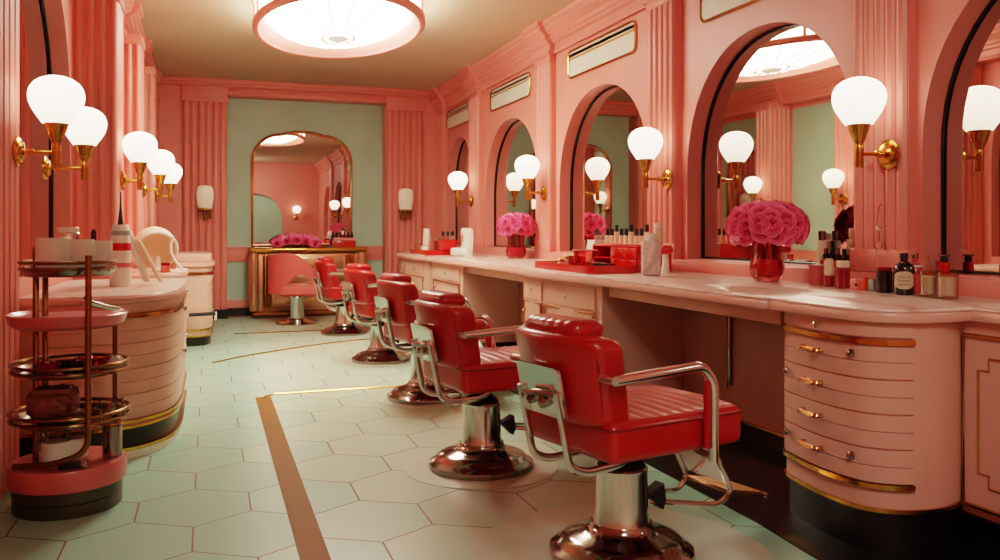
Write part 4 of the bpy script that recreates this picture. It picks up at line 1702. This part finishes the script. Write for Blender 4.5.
for k in range(6):
    tt = thing('make_up_brush', 'dark make-up brush standing in the red square holder', 'brush', (2.765 + .03 * k, 10.3 + .04 * (k % 2), ZT + .192), 0, 'brushes in the red holder')
    bm = B(); tube(bm, [(0, 0, 0), (.0, .0, .05)], .01, 8); obj('ferrule', bm, 'chrome', tt)
    bm = B(); tube(bm, [(0, 0, .05), (.0, .0, .09), (0, 0, .11)], [.01, .014, .004], 8); obj('bristles', bm, 'rubber', tt)
t = thing('display_stand', 'white stand with orange floral pattern at the far end of the counter', 'stand', (2.95, 9.9, ZT))
bm = B()
prism(bm, [(-.12, 0), (.13, 0), (.17, .2), (.15, .31), (.1, .34), (-.06, .34), (-.1, .3), (-.06, .16)], -.04, .05, .012, 2, fn=lambda a, b, z: Vector((z, -a, b)))
obj('panel', bm, 'whitegreen', t)
bm = B()
for k in range(5):
    a = 2 * PI * k / 5
    tube(bm, spline([(-.043, 0, .22), (-.043, .03 * math.cos(a) , .22 + .035 * math.sin(a)), (-.043, .055 * math.cos(a + .4), .22 + .065 * math.sin(a + .4))], 5), .005, 5)
obj('floral_pattern', bm, 'orange', t)
bm = B(); rbox(bm, (.2, .24, .1), .03, (2, 2, 1), lambda q: q + Vector((-.06, .02, .05)))
obj('foot', bm, 'whitegreen', t)

# red case with bottles on the console
t = thing('drawer_organizer', 'small red case topped with dark bottles on the gold console', 'organizer', (1.98, YB + .02, 1.04))
bm = B(); box(bm, -.17, .17, -.08, .08, 0, .1, .012)
obj('case', bm, 'redplastic', t)
bm = B(); box(bm, -.16, .16, -.07, .07, .1, .14, .01)
obj('lid', bm, 'pinkplastic', t)
for k in range(5):
    tt = thing('nail_polish', 'dark little bottle on the red case on the gold console', 'bottle', (1.86 + .06 * k, YB + .02, 1.181), 0, 'bottles on the console case')
    bm = B(); lathe(bm, cyl(.022, 0, .05), 10); obj('bottle_body', bm, 'brown', tt)
    bm = B(); lathe(bm, cyl(.013, .05, .09), 10); obj('cap', bm, 'rubber', tt)

# ------------------------------------------------------------------ things on the left vanities
t = thing('spray_bottle', 'tall white bottle with red and grey bands on the nearest left vanity', 'bottle', (-.55, 6.1, LZ))
bm = B(); lathe(bm, [(0, 0), (.066, 0), (.068, .006), (.062, .3), (.058, .36), (.05, .4), (.046, .405), (0, .405)], 28)
obj('bottle_body', bm, 'white', t)
for z0, z1, m in ((.235, .285, 'redplastic'), (.125, .155, 'pinkbox'), (.335, .365, 'greygreen')):
    r0 = .0685 - (z0 / .3) * .006 if z0 < .3 else .0615
    bm = B(); lathe(bm, [(r0 - .003, z0), (r0, z0), (r0 - .0008, z1), (r0 - .004, z1)], 28)
    obj('band', bm, m, t)
bm = B(); lathe(bm, [(0, .405), (.02, .405), (.016, .43), (.006, .52), (.004, .62), (0, .62)], 12)
obj('nozzle', bm, 'rubber', t, label='slim black nozzle')
t = thing('flat_iron', 'cream hair straightener leaning against the white banded bottle', 'hair straightener', (-.43, 6.35, LZ))
bm = B()
rbox(bm, (.05, .06, .36), .02, (1, 1, 2), lambda q: Vector((q.x + (.18 - q.z) * .35 - .1, q.y, q.z + .19)))
obj('upper_arm', bm, 'white', t)
bm = B()
rbox(bm, (.03, .06, .3), .012, (1, 1, 2), lambda q: Vector((q.x + (.18 - q.z) * .5 - .05, q.y - .01, q.z + .16)))
obj('lower_arm', bm, 'cream', t)
# hood dryer on the middle vanity
t = thing('hood_dryer', 'cream hood hair dryer with raised visor on the middle left vanity', 'hair dryer', (-.44, 8.15, LZ - .0))
bm = B()
rows = []
for i in range(13):
    th = PI * .56 * i / 12
    row = []
    for k in range(28):
        a = 2 * PI * k / 28
        row.append(Vector((.19 * math.sin(th) * math.cos(a), .22 * math.sin(th) * math.sin(a), .17 * math.cos(th))))
    rows.append(row)
tilt = Matrix.Translation((-.02, 0, .2)) @ Matrix.Rotation(math.radians(-50), 4, 'X') @ Matrix.Rotation(math.radians(-14), 4, 'Y')
vs = [[bm.verts.new(tilt @ p) for p in row] for row in rows]
ins_ = [[bm.verts.new(tilt @ (p * .93)) for p in row] for row in rows]
for grid in (vs, ins_):
    for a, b in zip(grid, grid[1:]):
        for k in range(28):
            bm.faces.new((a[k], a[(k + 1) % 28], b[(k + 1) % 28], b[k]))
for k in range(28):
    bm.faces.new((vs[-1][k], vs[-1][(k + 1) % 28], ins_[-1][(k + 1) % 28], ins_[-1][k]))
obj('hood', bm, 'cream', t)
bm = B(); lathe(bm, [(0, 0), (.13, 0), (.13, .02), (.04, .04), (.03, .14), (0, .14)], 24)
obj('stand', bm, 'white', t)
bm = B(); tube(bm, [tilt @ Vector((.185 * math.cos(a), .215 * math.sin(a), -.035)) for a in [2 * PI * k / 28 for k in range(28)]], .014, 8, closed=True)
obj('rim', bm, 'white', t)
bm = B()
rbox(bm, (.02, .1, .3), .009, (1, 2, 4), lambda q: Vector((.13 + q.x + .06 * (q.z / .15) ** 2 - q.z * .3, -.2 + q.y, .165 + q.z)))
obj('visor', bm, 'white', t, label='white curved visor flap')
put('lotion_bottle', 'small dark brown bottle just right of the hood dryer', 'bottle', 0, -.33, LZ, [('bottle_body', 'tan', cyl(.035, 0, .13)), ('cap', 'brown', cyl(.025, .13, .2))], Y=8.6)
put('lotion_bottle', 'small cream cream-pot on the middle left vanity beside the dryer stand', 'jar', 0, -.36, LZ, [('jar_body', 'pinkplastic', cyl(.04, 0, .06)), ('lid', 'crimson', cyl(.038, .06, .085))], Y=7.98)

# ------------------------------------------------------------------ trolley
TX, TY = -.63, 4.47
t = thing('trolley', 'round tiered bronze and pink trolley at the left edge', 'trolley', (TX, TY, 0))
bm = B(); lathe(bm, [(0, 0), (.232, 0), (.235, .01), (.235, .055), (.228, .06), (.235, .065), (.237, .12), (0, .12)], 48)
obj('plinth', bm, pm('dark_olive_metal', '4d4a38', .35, .4), t)
bm = B(); lathe(bm, [(0, .12), (.25, .12), (.255, .13), (.255, .205), (.25, .215), (0, .215)], 48)
obj('base', bm, 'pinktray', t)


def tray_at(z, r, mat, cx=0, cy=0, rimr=.009, depth=.03, name='shelf', extra=True):
    bm = B()
    lathe(bm, [(0, z - depth), (r * .9, z - depth), (r * .98, z - depth * .6), (r, z), (r - .008, z), (r * .9, z - depth + .01), (0, z - depth + .012)], 48, c=(cx, cy, 0))
    o = obj(name, bm, mat, t)
    if extra:
        bm = B()
        tube(bm, [(cx + r * math.cos(a), cy + r * math.sin(a), z + .02) for a in [2 * PI * k / 48 for k in range(48)]], rimr, 8, closed=True)
        tube(bm, [(cx + r * math.cos(a), cy + r * math.sin(a), z - .01) for a in [2 * PI * k / 48 for k in range(48)]], rimr * .8, 8, closed=True)
        obj('rail', bm, 'bronze', o)
    return o


tray_at(1.13, .205, 'chromed', 0, 0, .008, .045)
bm = B()
lathe(bm, [(0, .845), (.22, .845), (.245, .86), (.258, .895), (.262, .905), (.255, .91), (.24, .895), (0, .885)], 48)
obj('pink_tray', bm, 'pinktray', t, label='wide coral-pink enamel tray')
tray_at(.655, .25, 'chromed', .01, 0)
tray_at(.43, .255, 'chromed', .01, 0)
for ca, sa, z0, z1 in ((-.65, -.3, .2, 1.215), (-.565, .4, .2, 1.2)):
    bm = B(); tube(bm, [(.195 * ca, .195 * sa, z0), (.195 * ca, .195 * sa, z1), (.195 * ca, .195 * sa, z1 + .012)], [.014, .014, .006], 12)
    obj('post', bm, 'bronze', t)
bm = B()
tube(bm, bend([(.115, -.235, 1.185), (.115, -.248, .6), (.115, -.25, .3), (-.02, -.25, .255), (-.2, -.15, .235)], .1, 8), .014, 12)
obj('post', bm, 'bronze', t)
bm = B(); tube(bm, [(.2, .02, .2), (.2, .02, .9)], .011, 10)
obj('post', bm, 'bronze', t)
bm = B()
tube(bm, spline([(.09, -.22, .985), (.13, -.22, .965), (.19, -.2, .945), (.24, -.18, .935)], 5), [.02 - .0007 * i for i in range(16)], 10)
obj('handle', bm, 'chrome', t, label='silver tapered handle')

for (x, y, r, h, nm, lab) in ((-.685, 4.42, .078, .165, 'canister', 'largest pale mint canister, leftmost on the trolley top'),
                              (-.57, 4.45, .06, .158, 'canister', 'middle pale mint canister on the trolley top'),
                              (-.49, 4.5, .05, .15, 'canister', 'rightmost and smallest pale mint canister on the trolley top')):
    bm = B()
    lathe(bm, [(0, 0), (r * .96, 0), (r, .006), (r * .97, h - .01), (r * .9, h), (r * .82, h), (r * .8, h - .012), (0, h - .012)], 30)
    tag(obj(nm, bm, 'whitegreen', None, (x, y, 1.098)), lab, 'canister', 'canisters on the trolley')
put('tin_cup', 'shiny steel cup behind the canisters on the trolley top', 'cup', 0, -.65, 1.098, [('cup_body', 'chrome', cyl(.055, 0, .19)), ('inner', 'white', cyl(.05, .19, .215))], Y=4.6)
put('dropper_bottle', 'black-topped slim bottle behind the smallest canister on the trolley', 'bottle', 0, -.535, 1.098, [('bottle_body', 'brown', cyl(.022, 0, .14)), ('cap', 'rubber', [(0, .14), (.013, .14), (.013, .19), (.006, .205), (0, .207)])], Y=4.59)
# packets on the upper shelf, bag on the lower shelf
rnd = random.Random(3)
for k in range(5):
    m = ['crimson', 'brown', 'pinkglass', 'crimson', 'white'][k]
    x, y = [(-.7, 4.38), (-.6, 4.36), (-.5, 4.38), (-.56, 4.48), (-.44, 4.46)][k]
    lab = ['crimson packet lying left on the upper trolley shelf', 'dark packet lying in the middle of the upper trolley shelf', 'pink glass bowl on the upper trolley shelf',
           'crimson packet behind the pink glass bowl on the trolley', 'crumpled white tissue at the right of the upper trolley shelf'][k]
    bm = B()
    if k == 2:
        lathe(bm, [(0, 0), (.03, 0), (.06, .05), (.07, .07), (.064, .07), (.05, .045), (.02, .01), (0, .01)], 24)
        tag(obj('bowl', bm, m, None, (x, y, .64)), lab, 'bowl')
    else:
        def crumple(q):
            return q + Vector((rnd.uniform(-.008, .008), rnd.uniform(-.008, .008), rnd.uniform(-.006, .006)))
        rbox(bm, (.09, .075, .05), .018, (4, 4, 2), crumple)
        o = obj('packet' if k != 4 else 'tissue', bm, m, None, (x, y, .638 + .03))
        tag(o, lab, 'packet' if k != 4 else 'tissue')
bm = B()
rbox(bm, (.2, .18, .13), .04, (6, 6, 4), lambda q: q + Vector((rnd.uniform(-.01, .01), rnd.uniform(-.01, .01), rnd.uniform(-.008, .008))))
t2 = thing('pouch', 'tan leather pouch on the lower trolley shelf', 'bag', (-.69, 4.45, .495))
obj('bag_body', bm, 'tan', t2)
bm = B(); box(bm, -.08, .08, -.1, .02, .045, .075, .01)
obj('flap', bm, 'tan', t2)
for k, (x, y) in enumerate(((-.52, 4.38), (-.45, 4.4), (-.42, 4.5), (-.52, 4.5))):
    put('tumbler', ['front left', 'front right', 'back right', 'back left'][k] + ' small clear glass on the lower trolley shelf', 'glass', 0, x, .413,
        [('cup', 'clear', [(0, 0), (.026, 0), (.032, .075), (.029, .075), (.023, .006), (0, .006)])], 'clear glasses on the trolley', Y=y)
for k, (x, y) in enumerate(((-.665, 4.36), (-.58, 4.4))):
    put('storage_jar', ['larger glass jar with pale mint wrapping on the trolley base', 'smaller glass jar with pale mint wrapping on the trolley base'][k], 'jar', 0, x, .2155,
        [('jar_body', 'clear', cyl(.062 - .018 * k, 0, .15)), ('wrapping', 'whitegreen', [(.06 - .018 * k, .03), (.0635 - .018 * k, .03), (.0635 - .018 * k, .115), (.06 - .018 * k, .115)])], Y=y)
put('storage_jar', 'dark glass canister at the right of the trolley base', 'jar', 0, -.44, .2155, [('jar_body', 'chromed', cyl(.045, 0, .15)), ('lid', 'rosegold', cyl(.047, .15, .165))], Y=4.47)
put('razor_case', 'small black and silver case at the front of the trolley base', 'case', 0, -.6, .2155, [('case_body', 'rubber', bxf(.09, .04, 0, .03)), ('lid', 'chromed', bxf(.03, .042, 0, .031, .003, .06, 0))], Y=4.29)

# ------------------------------------------------------------------ world and colour
w = bpy.data.worlds.new('world')
SC.world = w
w.use_nodes = True
w.node_tree.nodes['Background'].inputs[0].default_value = (.05, .03, .025, 1)
w.node_tree.nodes['Background'].inputs[1].default_value = .3
SC.view_settings.view_transform = 'Filmic'
SC.view_settings.look = 'Medium High Contrast'
SC.view_settings.exposure = .85
SC.cycles.caustics_reflective = False
SC.cycles.caustics_refractive = False
SC.cycles.sample_clamp_indirect = 4
SC.cycles.max_bounces = 10
SC.cycles.diffuse_bounces = 8
SC.cycles.transparent_max_bounces = 24
SC.cycles.use_denoising = True
